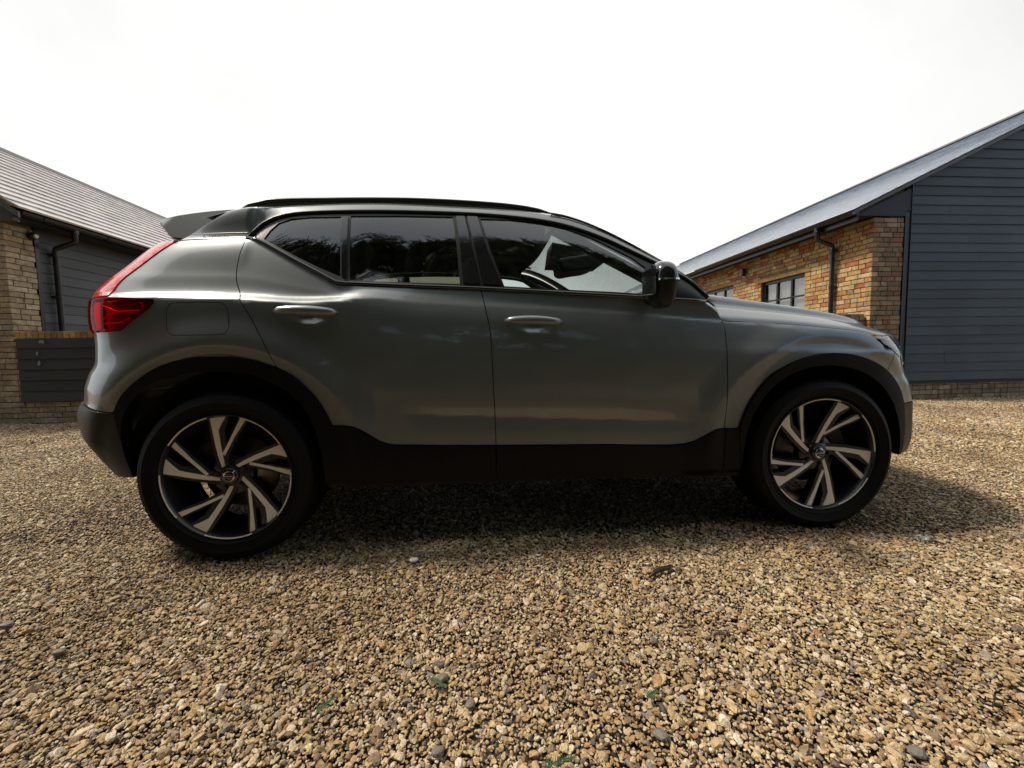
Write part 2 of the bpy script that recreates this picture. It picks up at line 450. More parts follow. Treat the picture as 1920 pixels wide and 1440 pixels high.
def panel(name, poly, m, parent, holes=(), gap=.002, off=0., thick=.014, ds=.035, dz=.012, sides=(1, -1), flange=True, step=.025, label=None, bulge=0.):
    """a body panel cut from the shell: outline poly in (s, z), edges turned inwards; made for both sides"""
    poly = clean(dense(clean(poly), step)); 
    if area(poly) < 0: poly = poly[::-1]
    if gap: poly = inset(poly, gap)
    hs = []
    for h in holes:
        h = clean(dense(clean(h), step))
        if area(h) < 0: h = h[::-1]
        hs.append(h)
    verts = list(poly); loops = [list(range(len(poly)))]
    for h in hs: loops.append(list(range(len(verts), len(verts) + len(h)))); verts += h
    nb = len(verts)
    s0, s1 = min(p[0] for p in poly), max(p[0] for p in poly); z0, z1 = min(p[1] for p in poly), max(p[1] for p in poly)
    B = np.array(verts)
    for i in range(int(s0 / ds) - 1, int(s1 / ds) + 2):
        for j in range(int(z0 / dz) - 1, int(z1 / dz) + 2):
            p = (i * ds, j * dz)
            if not (s0 < p[0] < s1 and z0 < p[1] < z1) or not inpoly(p, poly) or any(inpoly(p, h) for h in hs): continue
            d = ((B[:, 0] - p[0]) ** 2 + ((B[:, 1] - p[1]) * ZS) ** 2).min() ** .5
            if d < .011: continue
            verts.append(p)
    edges = [(l[k], l[(k + 1) % len(l)]) for l in loops for k in range(len(l))]
    vo, eo, fo, ov, oe, of = delaunay_2d_cdt([Vector((p[0], p[1] * ZS)) for p in verts], edges, [], 0, 1e-6)
    V2 = [(q.x, q.y / ZS) for q in vo]; fs = []
    for f in fo:
        c = (sum(V2[i][0] for i in f) / 3, sum(V2[i][1] for i in f) / 3)
        if inpoly(c, poly) and not any(inpoly(c, h) for h in hs): fs.append(tuple(f))
    used = sorted({i for f in fs for i in f}); mp = {u: k for k, u in enumerate(used)}
    V2 = [V2[i] for i in used]; fs = [tuple(mp[i] for i in f) for f in fs]
    N = [SN(*p) for p in V2]
    def bl(p):
        if not bulge: return 0.
        d = ((B[:, 0] - p[0]) ** 2 + ((B[:, 1] - p[1])) ** 2).min() ** .5
        t = min(1., d / .012); return bulge * math.sqrt(max(0., 1 - (1 - t) ** 2))
    P = [SV(*p) + n * ((off(*p) if callable(off) else off) + bl(p)) for p, n in zip(V2, N)]
    # boundary edges of the kept triangles
    cnt = {}
    for f in fs:
        for a, b in ((f[0], f[1]), (f[1], f[2]), (f[2], f[0])):
            cnt[(a, b)] = 1
    be = [e for e in cnt if (e[1], e[0]) not in cnt]
    res = []
    for sd in sides:
        vs = [Vector((p.x, p.y * sd, p.z)) for p in P]; nn = [Vector((n.x, n.y * sd, n.z)) for n in N]
        F = [f if sd > 0 else f[::-1] for f in fs]; ln = [nn[i] for f in F for i in f]
        if flange and thick:
            idx = {}
            for a, b in be:
                for q in (a, b):
                    if q not in idx: idx[q] = (len(vs), len(vs) + 1); vs.append(vs[q].copy()); vs.append(vs[q] - nn[q] * thick)
            for a, b in be:
                f = (idx[b][0], idx[a][0], idx[a][1], idx[b][1])
                if sd < 0: f = f[::-1]
                F.append(f); p = [vs[i] for i in f]; fn = (p[1] - p[0]).cross(p[2] - p[1])
                fn = fn.normalized() if fn.length > 1e-12 else Vector((0, 0, 1)); ln += [fn] * 4
        me = bpy.data.meshes.new(name); me.from_pydata([tuple(q) for q in vs], [], F)
        me.polygons.foreach_set('use_smooth', [True] * len(F)); me.update()
        if not callable(off): me.normals_split_custom_set([tuple(q) for q in ln])
        o = link(name, me, m, parent)
        if label: o['label'] = label
        res.append(o)
    return res
def grid(name, P, m, parent, both=False, flip=False, smooth=True):
    """P[i][j] -> grid mesh"""
    ni, nj = len(P), len(P[0]); vs = [tuple(q) for r_ in P for q in r_]
    fs = [(i * nj + j, (i + 1) * nj + j, (i + 1) * nj + j + 1, i * nj + j + 1) for i in range(ni - 1) for j in range(nj - 1)]
    if flip: fs = [f[::-1] for f in fs]
    me = bpy.data.meshes.new(name); me.from_pydata(vs, [], fs)
    if smooth: me.polygons.foreach_set('use_smooth', [True] * len(fs))
    me.update(); return link(name, me, m, parent)
def endcap(name, m, parent, rear, s0, z0, z1, off=0., nz=16, ns=26):
    """part that wraps round the nose or the tail from side to side"""
    rows = []
    for j in range(nz + 1):
        z = z0 + (z1 - z0) * j / nz; sc = s0(z) if callable(s0) else s0; se = SEND_R(z) if rear else SEND_F(z); r_ = []
        for i in range(ns + 1):
            s = sc + (se - sc) * i / ns; p = SV(s, z) + SN(s if i < ns else s + (.01 if rear else -.01), z) * off
            if i == ns: p = Vector((p.x, 0, p.z))
            r_.append(p)
        rows.append(r_ + [Vector((q.x, -q.y, q.z)) for q in r_[-2::-1]])
    return grid(name, rows, m, parent, flip=rear)

# measured outlines on the shell, as (s, z)
c_belt = curve([(.054, 1.398), (.100, 1.384), (.287, 1.280), (.414, 1.210), (.467, 1.180), (.557, 1.173), (.808, 1.161), (1.092, 1.149), (1.409, 1.130), (1.713, 1.112), (1.854, 1.102), (2.117, 1.084)])
c_top = curve([(.059, 1.406), (.091, 1.465), (.154, 1.511), (.223, 1.531), (.305, 1.541), (.607, 1.552), (1.024, 1.544), (1.249, 1.528), (1.441, 1.500), (1.568, 1.463), (1.692, 1.411), (1.813, 1.346), (1.897, 1.300), (2.011, 1.235), (2.085, 1.180), (2.138, 1.116)])
c_drear = curve([(.054, 1.398), (.043, 1.288), (.050, 1.202), (.087, 1.125), (.145, 1.023), (.197, .922), (.235, .831)])
c_split = curve([(1.024, 1.544), (1.048, 1.402), (1.093, 1.151), (1.109, 1.068), (1.128, .962), (1.137, .734), (1.142, .600), (1.144, .459), (1.139, .317)])
c_dfront = curve([(2.115, 1.084), (2.165, 1.050), (2.200, 1.004), (2.206, .893), (2.206, .771), (2.206, .586), (2.206, .502)])
c_clad = curve([(.447, .571), (.500, .570), (.542, .562), (.591, .533), (.635, .500), (.680, .481), (.80, .472), (1.144, .459), (1.60, .447), (2.032, .437), (2.085, .460), (2.164, .500), (2.206, .502), (2.273, .500)])
c_rarch = curve([(-.424, .651), (-.387, .719), (-.299, .797), (-.194, .850), (-.035, .876), (.123, .861), (.228, .826), (.301, .787), (.345, .745), (.395, .682), (.425, .625), (.447, .571)])
c_rarin = curve([(-.385, .375), (-.401, .484), (-.396, .592), (-.370, .660), (-.305, .735), (-.200, .790), (-.018, .812), (.130, .798), (.210, .765), (.295, .709), (.355, .620), (.388, .520), (.398, .420), (.400, .308)])
c_farch = curve([(2.273, .500), (2.311, .607), (2.399, .730), (2.494, .790), (2.589, .826), (2.689, .841), (2.825, .832), (2.933, .796), (3.017, .745), (3.085, .672), (3.13, .59)])
c_farin = curve([(2.292, .275), (2.300, .400), (2.318, .510), (2.357, .605), (2.447, .710), (2.561, .768), (2.692, .786), (2.831, .763), (2.951, .702), (3.045, .600), (3.100, .480), (3.120, .380), (3.128, .335)])
c_shut = curve([(2.115, 1.084), (2.165, 1.050), (2.200, 1.004), (2.300, .996), (2.512, .982), (2.702, .963), (2.911, .939), (2.946, .930), (3.10, .922), (3.35, .915)])
q_glass = [(.128, 1.396), (.147, 1.442), (.177, 1.480), (.229, 1.501), (.311, 1.511), (.452, 1.515), (.480, 1.215), (.392, 1.254), (.296, 1.303), (.198, 1.357)]
r_glass = [(.494, 1.519), (.720, 1.523), (.966, 1.520), (.985, 1.365), (.999, 1.180), (.807, 1.187), (.622, 1.194), (.520, 1.200)]
f_glass = [(1.097, 1.510), (1.248, 1.508), (1.401, 1.490), (1.503, 1.463), (1.627, 1.412), (1.722, 1.358), (1.805, 1.309), (1.861, 1.258), (1.838, 1.127), (1.690, 1.138), (1.411, 1.154), (1.197, 1.168), (1.140, 1.338)]
b_panel = [(.982, 1.521), (1.021, 1.522), (1.046, 1.390), (1.086, 1.178), (1.014, 1.180), (1.000, 1.365)]
b_panel2 = [(1.034, 1.522), (1.082, 1.520), (1.125, 1.337), (1.184, 1.172), (1.100, 1.176), (1.060, 1.390)]
def cut(c, a, b, key=0):
    lo, hi = min(a, b), max(a, b); r_ = [p for p in c if lo - 1e-6 <= p[key] <= hi + 1e-6]
    return r_ if (a <= b) == (r_[0][key] <= r_[-1][key]) else r_[::-1]
def arc(x0, x1, z0, z1, r, n=5):
    """rounded rectangle in (s, z)"""
    o = []
    for cx, cz, a0 in ((x1 - r, z1 - r, 0), (x0 + r, z1 - r, 90), (x0 + r, z0 + r, 180), (x1 - r, z0 + r, 270)):
        for k in range(n + 1):
            a = R(a0 + 90 * k / n); o.append((cx + r * math.cos(a), cz + r * math.sin(a)))
    return o

# ------------------------------------------------------------------ the car
def build_car():
    car = thing('parked_car', 'dark grey compact SUV with black wheel arches parked side-on across the gravel', 'car')
    pm = M['paint']
    # doors
    rd = panel('rear_door', cut(c_belt, .054, 1.092) + cut(c_split, 1.148, .459, 1) + cut(c_clad, 1.144, .447) + cut(c_rarch, .447, .23)[1:] + c_drear[::-1], pm, car)
    fd = panel('front_door', cut(c_belt, 1.092, 2.117) + c_dfront + cut(c_clad, 2.206, 1.144) + cut(c_split, .459, 1.148, 1), pm, car)
    # black door claddings and sills
    bpm = M['black_plastic']
    sb = lambda x: .312 - .022 * (x - .4)
    panel('door_cladding', cut(c_clad, .447, 1.144) + [(1.142, sb(1.142)), (.402, sb(.402))] + [(.400, .42), (.39, .52), (.43, .565)], bpm, car, off=.010, thick=.03, dz=.02)
    panel('door_cladding', cut(c_clad, 1.144, 2.206) + [(2.206, sb(2.206)), (1.142, sb(1.142))], bpm, car, off=.010, thick=.03, dz=.02)
    # rear quarter with the wrap towards the tail, minus lamp and flap
    lamp_lo = [(-.83, .985), (-.632, .985), (-.455, .984), (-.38, .988), (-.262, 1.076), (-.243, 1.100), (-.248, 1.112)]
    strip_in = curve([(-.452, 1.130), (-.441, 1.20), (-.395, 1.265), (-.335, 1.335), (-.268, 1.400)])
    fuel = arc(-.195, .055, .962, 1.098, .038)
    fuel = [(x + (z - 1.03) * -.10 if x > 0 else x, z) for x, z in fuel]
    q = panel('rear_quarter', c_drear + cut(c_rarch, .228, -.424) + curve([(-.424, .651), (-.458, .652), (-.49, .658), (-.54, .667), (-.62, .677), (-.83, .690)])[1:] + lamp_lo + [(-.30, 1.116), (-.452, 1.125)] + strip_in + [(-.097, 1.399)], pm, car, holes=[fuel])
    for qo, sd in zip(q, (1, -1)):
        panel('fuel_flap' if sd > 0 else 'side_flap', fuel, pm, qo, gap=.0025, sides=(sd,))
    # frame round the side windows up to the roof edge
    redge = [(x, ZR(x)) for x in np.arange(2.148, -.04, -.03)]
    panel('roof_side_frame', [(-.268, 1.404), (-.097, 1.403), (.056, 1.402)] + c_top + redge + [(-.052, 1.530), (-.165, 1.468), (-.225, 1.428)], pm, car, gap=.001, dz=.008)
    # thin pressed line above the seam, and worn lettering strip on the pillar
    g = MB()
    for k in range(9):
        x = -.150 + k * .0135
        if k in (1, 8): continue
        hgt = (.012, 0, .008, .007, .009, .008, .007, .010, 0, .009)[k]
        for (a, b) in (((x, 1.412), (x, 1.412 + hgt)), ((x, 1.412), (x + .009, 1.412)), ((x + .008, 1.412 + hgt), (x + .008, 1.412)))[: 2 + k % 2]:
            pa, pb = SV(*a) + SN(*a) * .0006, SV(*b) + SN(*b) * .0002; g.tube([pa, pb], .0008, 5)
    g.obj('pillar_lettering', M['grey_plastic'], car)
    l_ = [(x, 1.430) for x in np.arange(-.23, .05, .02)]
    for sd in (1, -1):
        g = MB(); g.tube([(p.x, p.y * sd, p.z) for p in (SV(*a) + SN(*a) * -.0004 for a in l_)], .0012, 5); g.obj('pressed_line', M['trim_black'], car)
    # window frames and glass
    gb = M['trim_black']
    fr_r = cut(c_belt, .054, 1.092) + cut(c_split, 1.16, 1.544, 1) + [p for p in c_top[::-1] if p[0] < 1.02]
    panel('window_frame', fr_r, gb, car, holes=[q_glass, r_glass], off=-.003, gap=.001, thick=.02)
    fr_f = cut(c_belt, 1.092, 2.117) + [(2.138, 1.095)] + [p for p in c_top[::-1] if p[0] > 1.025] + cut(c_split, 1.544, 1.16, 1)
    panel('window_frame', fr_f, gb, car, holes=[f_glass], off=-.003, gap=.001, thick=.02)
    panel('rear_quarter_window', inset(q_glass, -.004), M['privacy'], car, off=-.008, gap=0, flange=False)
    panel('rear_door_window', inset(r_glass, -.004), M['privacy'], car, off=-.008, gap=0, flange=False)
    panel('front_door_window', inset(f_glass, -.004), M['glass'], car, off=-.008, gap=0, flange=False)
    panel('pillar_cover', b_panel, M['gloss_black'], car, off=.001, gap=0, thick=.006)
    panel('pillar_cover', b_panel2, M['gloss_black'], car, off=.001, gap=0, thick=.006)
    panel('window_divider', [(.459, 1.513), (.486, 1.514), (.506, 1.208), (.486, 1.214)], M['gloss_black'], car, off=.001, gap=0, thick=.006)
    for sd in (1, -1):
        g = MB(); g.tube([(p.x, p.y * sd, p.z) for p in (SV(a, b + .006) + SN(a, b + .006) * .003 for a, b in c_belt[::2] + [c_belt[-1]])], .0085, 8); g.obj('belt_moulding', M['gloss_black'], car, smooth=True)
        g = MB(); g.tube([(p.x, p.y * sd, p.z) for p in (SV(a, b - .008) + SN(a, b - .008) * .002 for a, b in c_top[::2])], .007, 8); g.obj('window_seal', M['trim_black'], car, smooth=True)
    # arches
    arch_r = cut(c_rarch, -.424, .447) + [(.43, .55), (.39, .50), (.402, .42), (.402, .31)] + c_rarin[::-1]
    panel('wheel_arch_trim', arch_r, bpm, car, off=.012, thick=.05, gap=.001, ds=.02)
    arch_f = c_farch + [(3.150, .50), (3.152, .42), (3.150, .30)] + c_farin[::-1] + [(2.273, .49)]
    panel('wheel_arch_trim', c_farch + [(3.150, .48), (3.150, .338)] + c_farin[::-1], bpm, car, off=.012, thick=.05, gap=.001, ds=.02)
    panel('sill_end_trim', [(2.206, .502), (2.273, .500), (2.300, .42), (2.294, sb(2.29)), (2.206, sb(2.206))], bpm, car, off=.010, thick=.03)
    # wings
    panel('front_wing', cut(c_shut, 2.200, 2.944) + [(2.984, .884), (3.05, .838)] + cut(c_farch, 3.03, 2.273) + [(2.206, .502)] + c_dfront[::-1][:-8], pm, car)
    # front bumper skin, side part and nose
    panel('front_bumper', [(3.05, .838), (3.13, .796), (3.20, .774), (3.40, .772), (3.40, .60), (3.13, .59)] + [c_farch[-1]] + cut(c_farch, 3.12, 3.005)[0:], pm, car, gap=.001)
    endcap('front_bumper_nose', pm, car, False, 3.40, .60, .775)
    panel('front_bumper_cladding', [(3.13, .588), (3.40, .598), (3.40, .32), (3.152, .338), (3.152, .48)], M['grey_plastic'], car, off=.004, gap=.001, thick=.03)
    endcap('front_bumper_chin', M['grey_plastic'], car, False, 3.40, .32, .598, off=.002)
    endcap('front_grille', M['gloss_black'], car, False, 3.72, .62, .86, off=.012)
    # rear bumper
    panel('rear_bumper_cladding', curve([(-.424, .648), (-.458, .650), (-.49, .655), (-.54, .664), (-.62, .674)]) + [(-.80, .684), (-.80, .34), (-.385, .37)] + [p for p in c_rarin if p[0] < -.37 and p[1] < .65], M['grey_plastic'], car, off=.006, gap=.001, thick=.03, ds=.02)
    endcap('rear_bumper', M['grey_plastic'], car, True, -.80, .34, .684, off=.005)
    endcap('tailgate', pm, car, True, -.832, .69, 1.125)
    endcap('rear_window', M['privacy'], car, True, lambda z: -.72 + (z - 1.13) * 1.05, 1.130, 1.44, off=-.012)
    # tail lamps: L-shaped, lower body plus the tall strip beside the rear window
    lo = lamp_lo + [(-.30, 1.116), (-.452, 1.125), (-.83, 1.125)]
    strip = strip_in + [(-.48, 1.415), (-.57, 1.35), (-.67, 1.27), (-.75, 1.19), (-.80, 1.13)]
    for o, sd in zip(panel('tail_light', lo, M['red_lens'], car, off=.006, gap=.003, thick=.012, bulge=.003), (1, -1)):
        panel('reflector', inset(lo, .004), M['red_dark'], o, off=-.018, gap=0, flange=False, sides=(sd,))
        panel('light_bar', arc(-.585, -.505, .996, 1.112, .008, 2), M['red_bright'], o, off=-.008, gap=0, thick=.01, sides=(sd,), bulge=.004)
        for pts in ([(-.475, 1.092), (-.44, 1.080), (-.40, 1.066), (-.36, 1.066), (-.30, 1.068)], [(-.478, 1.035), (-.44, 1.052), (-.40, 1.060), (-.34, 1.060)], [(-.470, 1.018), (-.42, 1.018), (-.38, 1.022), (-.345, 1.040)], [(-.30, 1.100), (-.29, 1.092), (-.292, 1.078)]):
            g = MB(); g.tube([(p.x, p.y * sd, p.z) for p in (SV(*a) + SN(*a) * -.006 for a in curve(pts, .01))], .0032, 6); g.obj('light_guide', M['red_body'], o, smooth=True)
    for o, sd in zip(panel('tail_light_strip', strip, M['red_strip'], car, off=.004, gap=.002, thick=.012, bulge=.006), (1, -1)):
        panel('reflector', inset(strip, .004), M['red_bright'], o, off=-.004, gap=0, flange=False, sides=(sd,))
    # headlamps
    hl = [(2.944, .926), (3.05, .921), (3.20, .917), (3.42, .905), (3.52, .88), (3.50, .83), (3.40, .782), (3.20, .776), (3.13, .798), (3.05, .840), (2.990, .883)]
    for o, sd in zip(panel('headlight', hl, M['clear_lens'], car, off=.002, gap=.002, thick=.012, bulge=.002), (1, -1)):
        panel('reflector', inset(hl, .004), M['reflector'], o, off=lambda s, z: -.006 - .55 * max(0., z - .785), gap=0, flange=False, sides=(sd,))
        panel('lamp_bezel', [(2.985, .912), (3.03, .912), (3.10, .872), (3.075, .858), (3.03, .878)], M['rim_black'], o, off=-.012, gap=0, thick=.01, sides=(sd,))
        for k in range(4):
            a = (3.02 + k * .032, .902 - k * .010); b = (3.045 + k * .030, .876 - k * .008)
            g = MB(); g.tube([(p.x, p.y * sd, p.z) for p in (SV(*c) + SN(*c) * -.012 for c in (a, b))], .006, 8); g.obj('lamp_element', M['chrome'], o, smooth=True)
        g = MB()
        c = SV(3.26, .852) - SN(3.26, .852) * .03; g.lathe([(.001, -.012), (.02, -.01), (.032, 0), (.034, .012)], 20, 'x', (c.x, c.y * sd, c.z)); g.obj('projector', M['chrome'], o, smooth=True)
    # bonnet: rings from the shut line inwards and up
    sil = pch([1.9, 2.235, 2.377, 2.595, 2.816, 3.0, 3.10, 3.19, 3.26, 3.33, 3.45], [1.175, 1.150, 1.131, 1.097, 1.061, 1.024, 1.002, .976, .955, .932, .90])
    def gprof(d):
        return pch([0, .008, .030, .060, .100, .112, .122, .132, .150, .22, .45, .9], [0, .12, .24, .40, .54, .565, .66, .84, .93, 1.0, 1.04, 1.08])(d)
    sh_z = pch([p[0] for p in c_shut[::3]] + [4.2], [p[1] for p in c_shut[::3]] + [.905])
    ts = [0, .004, .009, .02, .033, .05, .08, .105, .118, .124, .131, .138, .145, .16, .185, .22, .27, .34, .45, .6, .8, 1.0]
    rows = []
    for s in list(np.arange(2.118, 2.21, .008)) + list(np.arange(2.21, 3.0, .035)) + list(np.arange(3.0, SEND_F(.91) - .004, .028)) + [SEND_F(.905) - .002]:
        B = SV(s, sh_z(s)); xc = min(B.x + .10 * max(0, 1 - (B.x - 2.12) / .6), 3.02); row = []
        for t in ts:
            p = Vector((B.x + (xc - B.x) * t, B.y * (1 - t), 0)); d = math.hypot(p.x - B.x, p.y - B.y)
            top = sil(min(p.x, 3.40)); h = max(top - B.z, .0)
            hh = h * gprof(d) if B.x < 3.1 else (h * min(1, gprof(d) * (1 - .2 * sst(3.1, 3.4, B.x))))
            p.z = B.z + hh; row.append(p)
        rows.append(row)
    full = [r_ + [Vector((p.x, -p.y, p.z)) for p in r_[-2::-1]] for r_ in rows]
    o = grid('bonnet', full, pm, car)
    # roof, windscreen
    def top_row(x, bow, rise, n=22, w=None):
        z = ZR(x); w = W(x, z - .001) if w is None else w; r_ = []
        for j in range(-n, n + 1):
            u = j / n; a = abs(u); y = w * math.copysign(a ** .8 if a < 1 else 1, u)
            d = w - abs(y); g_ = sst(0, .035, d) * .45 + sst(0, w, d) * .55
            r_.append(Vector((x + bow * (1 - a * a), y, z + rise * g_)))
        return r_
    xs = list(np.arange(-.17, 1.43, .05)) + [1.44]
    rows = [top_row(x, .09 * sst(.9, 1.44, x) - .03 * sst(0, -.4, x), .040) for x in xs]
    grid('roof', rows, pm, car, flip=True)
    rows = []; prow = [[], []]
    for k in range(25):
        x = 1.44 + (2.148 - 1.44) * k / 24; t = k / 24
        rows.append(top_row(x, .09 + .13 * t, .040 - .048 * t)[1:-1])
    grid('windscreen', [r_[1:-1] for r_ in rows], M['screen'], car, flip=True)
    for i, sd in enumerate((-1, 1)):
        strip_ = []
        for r_ in rows:
            a, b = (r_[0], r_[2]) if sd < 0 else (r_[-1], r_[-3]); strip_.append([a + (a - b) * .6, a, b + Vector((0, 0, .004))])
        grid('windscreen_pillar', strip_, pm, car, flip=(sd < 0))
    grid('cowl', [[Vector((p.x - .015, p.y, p.z - .004)) for p in rows[-1]], [Vector((p.x + .03, p.y * .985, p.z - .045)) for p in rows[-1]], [Vector((p.x + .12, p.y * .95, p.z - .085)) for p in rows[-1]]], M['black_plastic'], car, flip=True)
    g = MB()
    for y0, y1 in ((-.62, -.05), (.02, .66)):
        g.tube([(2.28 - abs(y0) * .18, y0, 1.108), (2.24 - abs(y1) * .16, y1, 1.118)], .007, 6)
    g.obj('wiper', M['trim_black'], car)
    # roof rails
    for sd in (-1, 1):
        pts = curve([(-.070, 1.575), (-.020, 1.604), (.064, 1.625), (.362, 1.637), (.568, 1.641), (.777, 1.641), (1.043, 1.632), (1.26, 1.617), (1.397, 1.596), (1.508, 1.556)], .05)
        g = MB(); g.tube([(x, sd * .60, z) for x, z in pts], [.007] + [.0105] * (len(pts) - 2) + [.007], 10, rx=1.3); g.obj('roof_rail', M['trim_black'], car, smooth=True)
        g = MB(); g.prism([(x, z) for x, z in pts[1:-1]] + [(x, ZR(x) + .004) for x, z in pts[-2:0:-1]], sd * .588, sd * .600); g.obj('rail_base', pm, car)
    # spoiler
    prof_ = [(-.02, 1.588), (-.10, 1.587), (-.20, 1.577), (-.277, 1.565), (-.35, 1.551), (-.399, 1.536), (-.422, 1.520), (-.425, 1.508), (-.404, 1.482), (-.381, 1.456), (-.360, 1.436), (-.30, 1.424), (-.24, 1.428), (-.16, 1.470), (-.07, 1.530)]
    secs = [(-.606, .93, .0), (-.601, .975, .0), (-.590, .995, 0), (-.57, 1, 0), (0, 1.0, -.03), (.57, 1, 0), (.590, .995, 0), (.601, .975, .0), (.606, .93, .0)]
    g = MB(); n = len(prof_); vs = []
    for y, k, dx in secs:
        for x, z in prof_: vs.append((-.25 + (x + .25) * k + dx, y + (math.copysign((1.585 - z) * .30, y) if y else 0), 1.51 + (z - 1.51) * k + (.012 if y == 0 else 0)))
    fs = [(i * n + j, i * n + (j + 1) % n, (i + 1) * n + (j + 1) % n, (i + 1) * n + j) for i in range(len(secs) - 1) for j in range(n)]
    g.add(vs, fs + [tuple(range(n - 1, -1, -1)), tuple((len(secs) - 1) * n + j for j in range(n))])
    g.obj('rear_spoiler', pm, car, smooth=True, auto=35)
    # handles
    for (x0, x1, zc_, doors) in ((.243, .493, 1.052, rd), (1.197, 1.443, 1.003, fd)):
        for o, sd in zip(doors, (1, -1)):
            L = x1 - x0; g = MB(); pts = []; rr = []
            for k in range(13):
                t = k / 12; x = x0 + L * t; z = zc_ + .006 - .010 * t + .004 * math.sin(math.pi * t)
                e0, e1 = SV(x0, z), SV(x1, z); p = Vector((x, e0.y + (e1.y - e0.y) * t - .010 - .026 * math.sin(math.pi * t) ** .45, z)); pts.append((p.x, p.y * sd, p.z)); rr.append(.009 + .0115 * math.sin(math.pi * min(1, max(0, t))) ** .4)
            g.tube(pts, rr, 12, rx=1.0); g.obj('door_handle', pm, o, smooth=True)
    # door mirrors
    for sd in (1, -1):
        cx, cy, cz = 1.858, -1.035, 1.155
        def sup(cx, cy, cz, rx, ry, rz, e, z0, z1, nz=14, n=28, taper=0., skew=0.):
            vs = []; fs = []
            for j in range(nz + 1):
                zz = z0 + (z1 - z0) * j / nz; q = max(0., 1 - abs((zz - cz) / rz) ** e) ** (1 / e)
                for k in range(n):
                    a = 2 * math.pi * k / n; c_, s_ = math.cos(a), math.sin(a); tp2 = 1 - taper * (z1 - zz) / (z1 - z0); w_ = tp2 / (abs(c_) ** 3.2 + abs(s_) ** 3.2) ** (1 / 3.2)
                    x = cx + rx * c_ * w_ * q * (1 if c_ > 0 else .9) + skew * (zz - cz)
                    vs.append((x, (cy + ry * s_ * w_ * q) * sd, zz))
            fs = [(j * n + k, j * n + (k + 1) % n, (j + 1) * n + (k + 1) % n, (j + 1) * n + k) for j in range(nz) for k in range(n)]
            fs += [tuple(range(n - 1, -1, -1)), tuple(nz * n + k for k in range(n))]
            return vs, fs
        g = MB(); g.add(*sup(1.848, -1.022, 1.150, .056, .088, .090, 2.6, 1.160, 1.2365)); m1 = g.obj('wing_mirror', M['gloss_black'], car, smooth=True, auto=50)
        g = MB(); g.add(*sup(1.852, -1.018, 1.160, .053, .083, .120, 3.0, 1.050, 1.153, taper=.2)); g.obj('mirror_base', M['grey_plastic'], m1, smooth=True, auto=50)
        g = MB(); g.add(*sup(1.851, -1.021, 1.156, .058, .090, .02, 8, 1.153, 1.160, nz=2)); g.obj('indicator_strip', M['chrome'], m1, smooth=True, auto=50)
        g = MB(); g.add([(1.797, -.955 * sd, 1.10), (1.797, -1.09 * sd, 1.10), (1.797, -1.09 * sd, 1.21), (1.797, -.955 * sd, 1.21)], [(0, 1, 2, 3)]); g.obj('mirror_glass', M['chrome'], m1)
        g = MB(); g.tube([(1.862, -.86 * sd, 1.105), (1.860, -.93 * sd, 1.10), (1.855, -.97 * sd, 1.10)], [.034, .026, .024], 12); g.obj('mirror_arm', M['trim_black'], m1, smooth=True)
    # dark inner shell, floor, wheel housings
    for sd in (1, -1):
        ins = [(.40, .33), (.42, .60), (.36, .75), (.20, .88), (0, .92), (-.25, .88), (-.42, .75), (-.60, .70), (-.60, 1.08), (-.42, 1.12), (-.20, 1.36), (.09, 1.36), (.30, 1.25), (.46, 1.165), (1.10, 1.13), (2.10, 1.07), (2.20, .99), (2.92, .91), (3.03, .79), (2.93, .86), (2.70, .90), (2.45, .86), (2.27, .68), (2.22, .30)]
        panel('inner_shell', ins, M['inner'], car, off=-.035, gap=0, flange=False, sides=(sd,), ds=.06, dz=.03)
    g = MB(); g.box(-.55, 3.25, -.55, .55, .26, .36); g.box(.45, 2.2, -.80, .80, .25, .36)
    g.obj('underbody', M['inner'], car)
    for cx in (0, WB):
        for sd in (1, -1):
            g = MB(); n = 24; rr = .455; vs = []
            for y in (-.86 * sd, -.50 * sd):
                for k in range(n + 1):
                    a = R(1 + 176 * k / n); vs.append((cx + rr * math.cos(a), y, .362 + rr * math.sin(a)))
            g.add(vs, [(k, k + 1, k + n + 2, k + n + 1) for k in range(n)]); g.add([vs[n + 1 + k] for k in range(n + 1)], [tuple(range(n + 1))])
            g.obj('wheel_housing', M['inner'], car)
    # cabin
    def seat(x, y, hd=True):
        g = MB(); b = [(x - .02, .50), (x + .46, .56), (x + .50, .70), (x + .05, .66), (x - .10, 1.18), (x - .17, 1.24), (x - .24, 1.20), (x - .16, .60)]
        g.prism(b, y - .25, y + .25); st = g.obj('seat', M['leather'], car)
        bv = st.modifiers.new('bevel', 'BEVEL'); bv.width = .05; bv.segments = 3
        h = MB(); hb = [(x - .16, 1.235), (x - .20, 1.36), (x - .25, 1.375), (x - .30, 1.35), (x - .27, 1.235)]; h.prism(hb, y - .13, y + .13); ho = h.obj('headrest', M['leather'], st)
        bv = ho.modifiers.new('bevel', 'BEVEL'); bv.width = .03; bv.segments = 3
    seat(1.30, -.36); seat(1.30, .36)
    g = MB(); g.prism([(.18, .52), (.72, .58), (.74, .68), (.32, .66), (.14, 1.17), (.05, 1.22), (-.02, 1.18), (.10, .55)], -.62, .62); rs = g.obj('rear_bench', M['leather'], car)
    for y in (-.40, 0, .40):
        h = MB(); h.prism([(.10, 1.20), (.06, 1.33), (.01, 1.345), (-.04, 1.32), (0, 1.20)], y - .12, y + .12); h.obj('headrest', M['leather'], rs)
    g = MB(); g.prism([(1.86, .55), (1.90, .98), (2.00, 1.085), (2.30, 1.10), (2.32, .55)], -.74, .74); g.obj('dashboard', M['inner'], car)
    g = MB(); c = Vector((1.80, -.37, 1.02)); ax = Vector((-.91, 0, .42)).normalized(); u = Vector((0, 1, 0)); w_ = ax.cross(u)
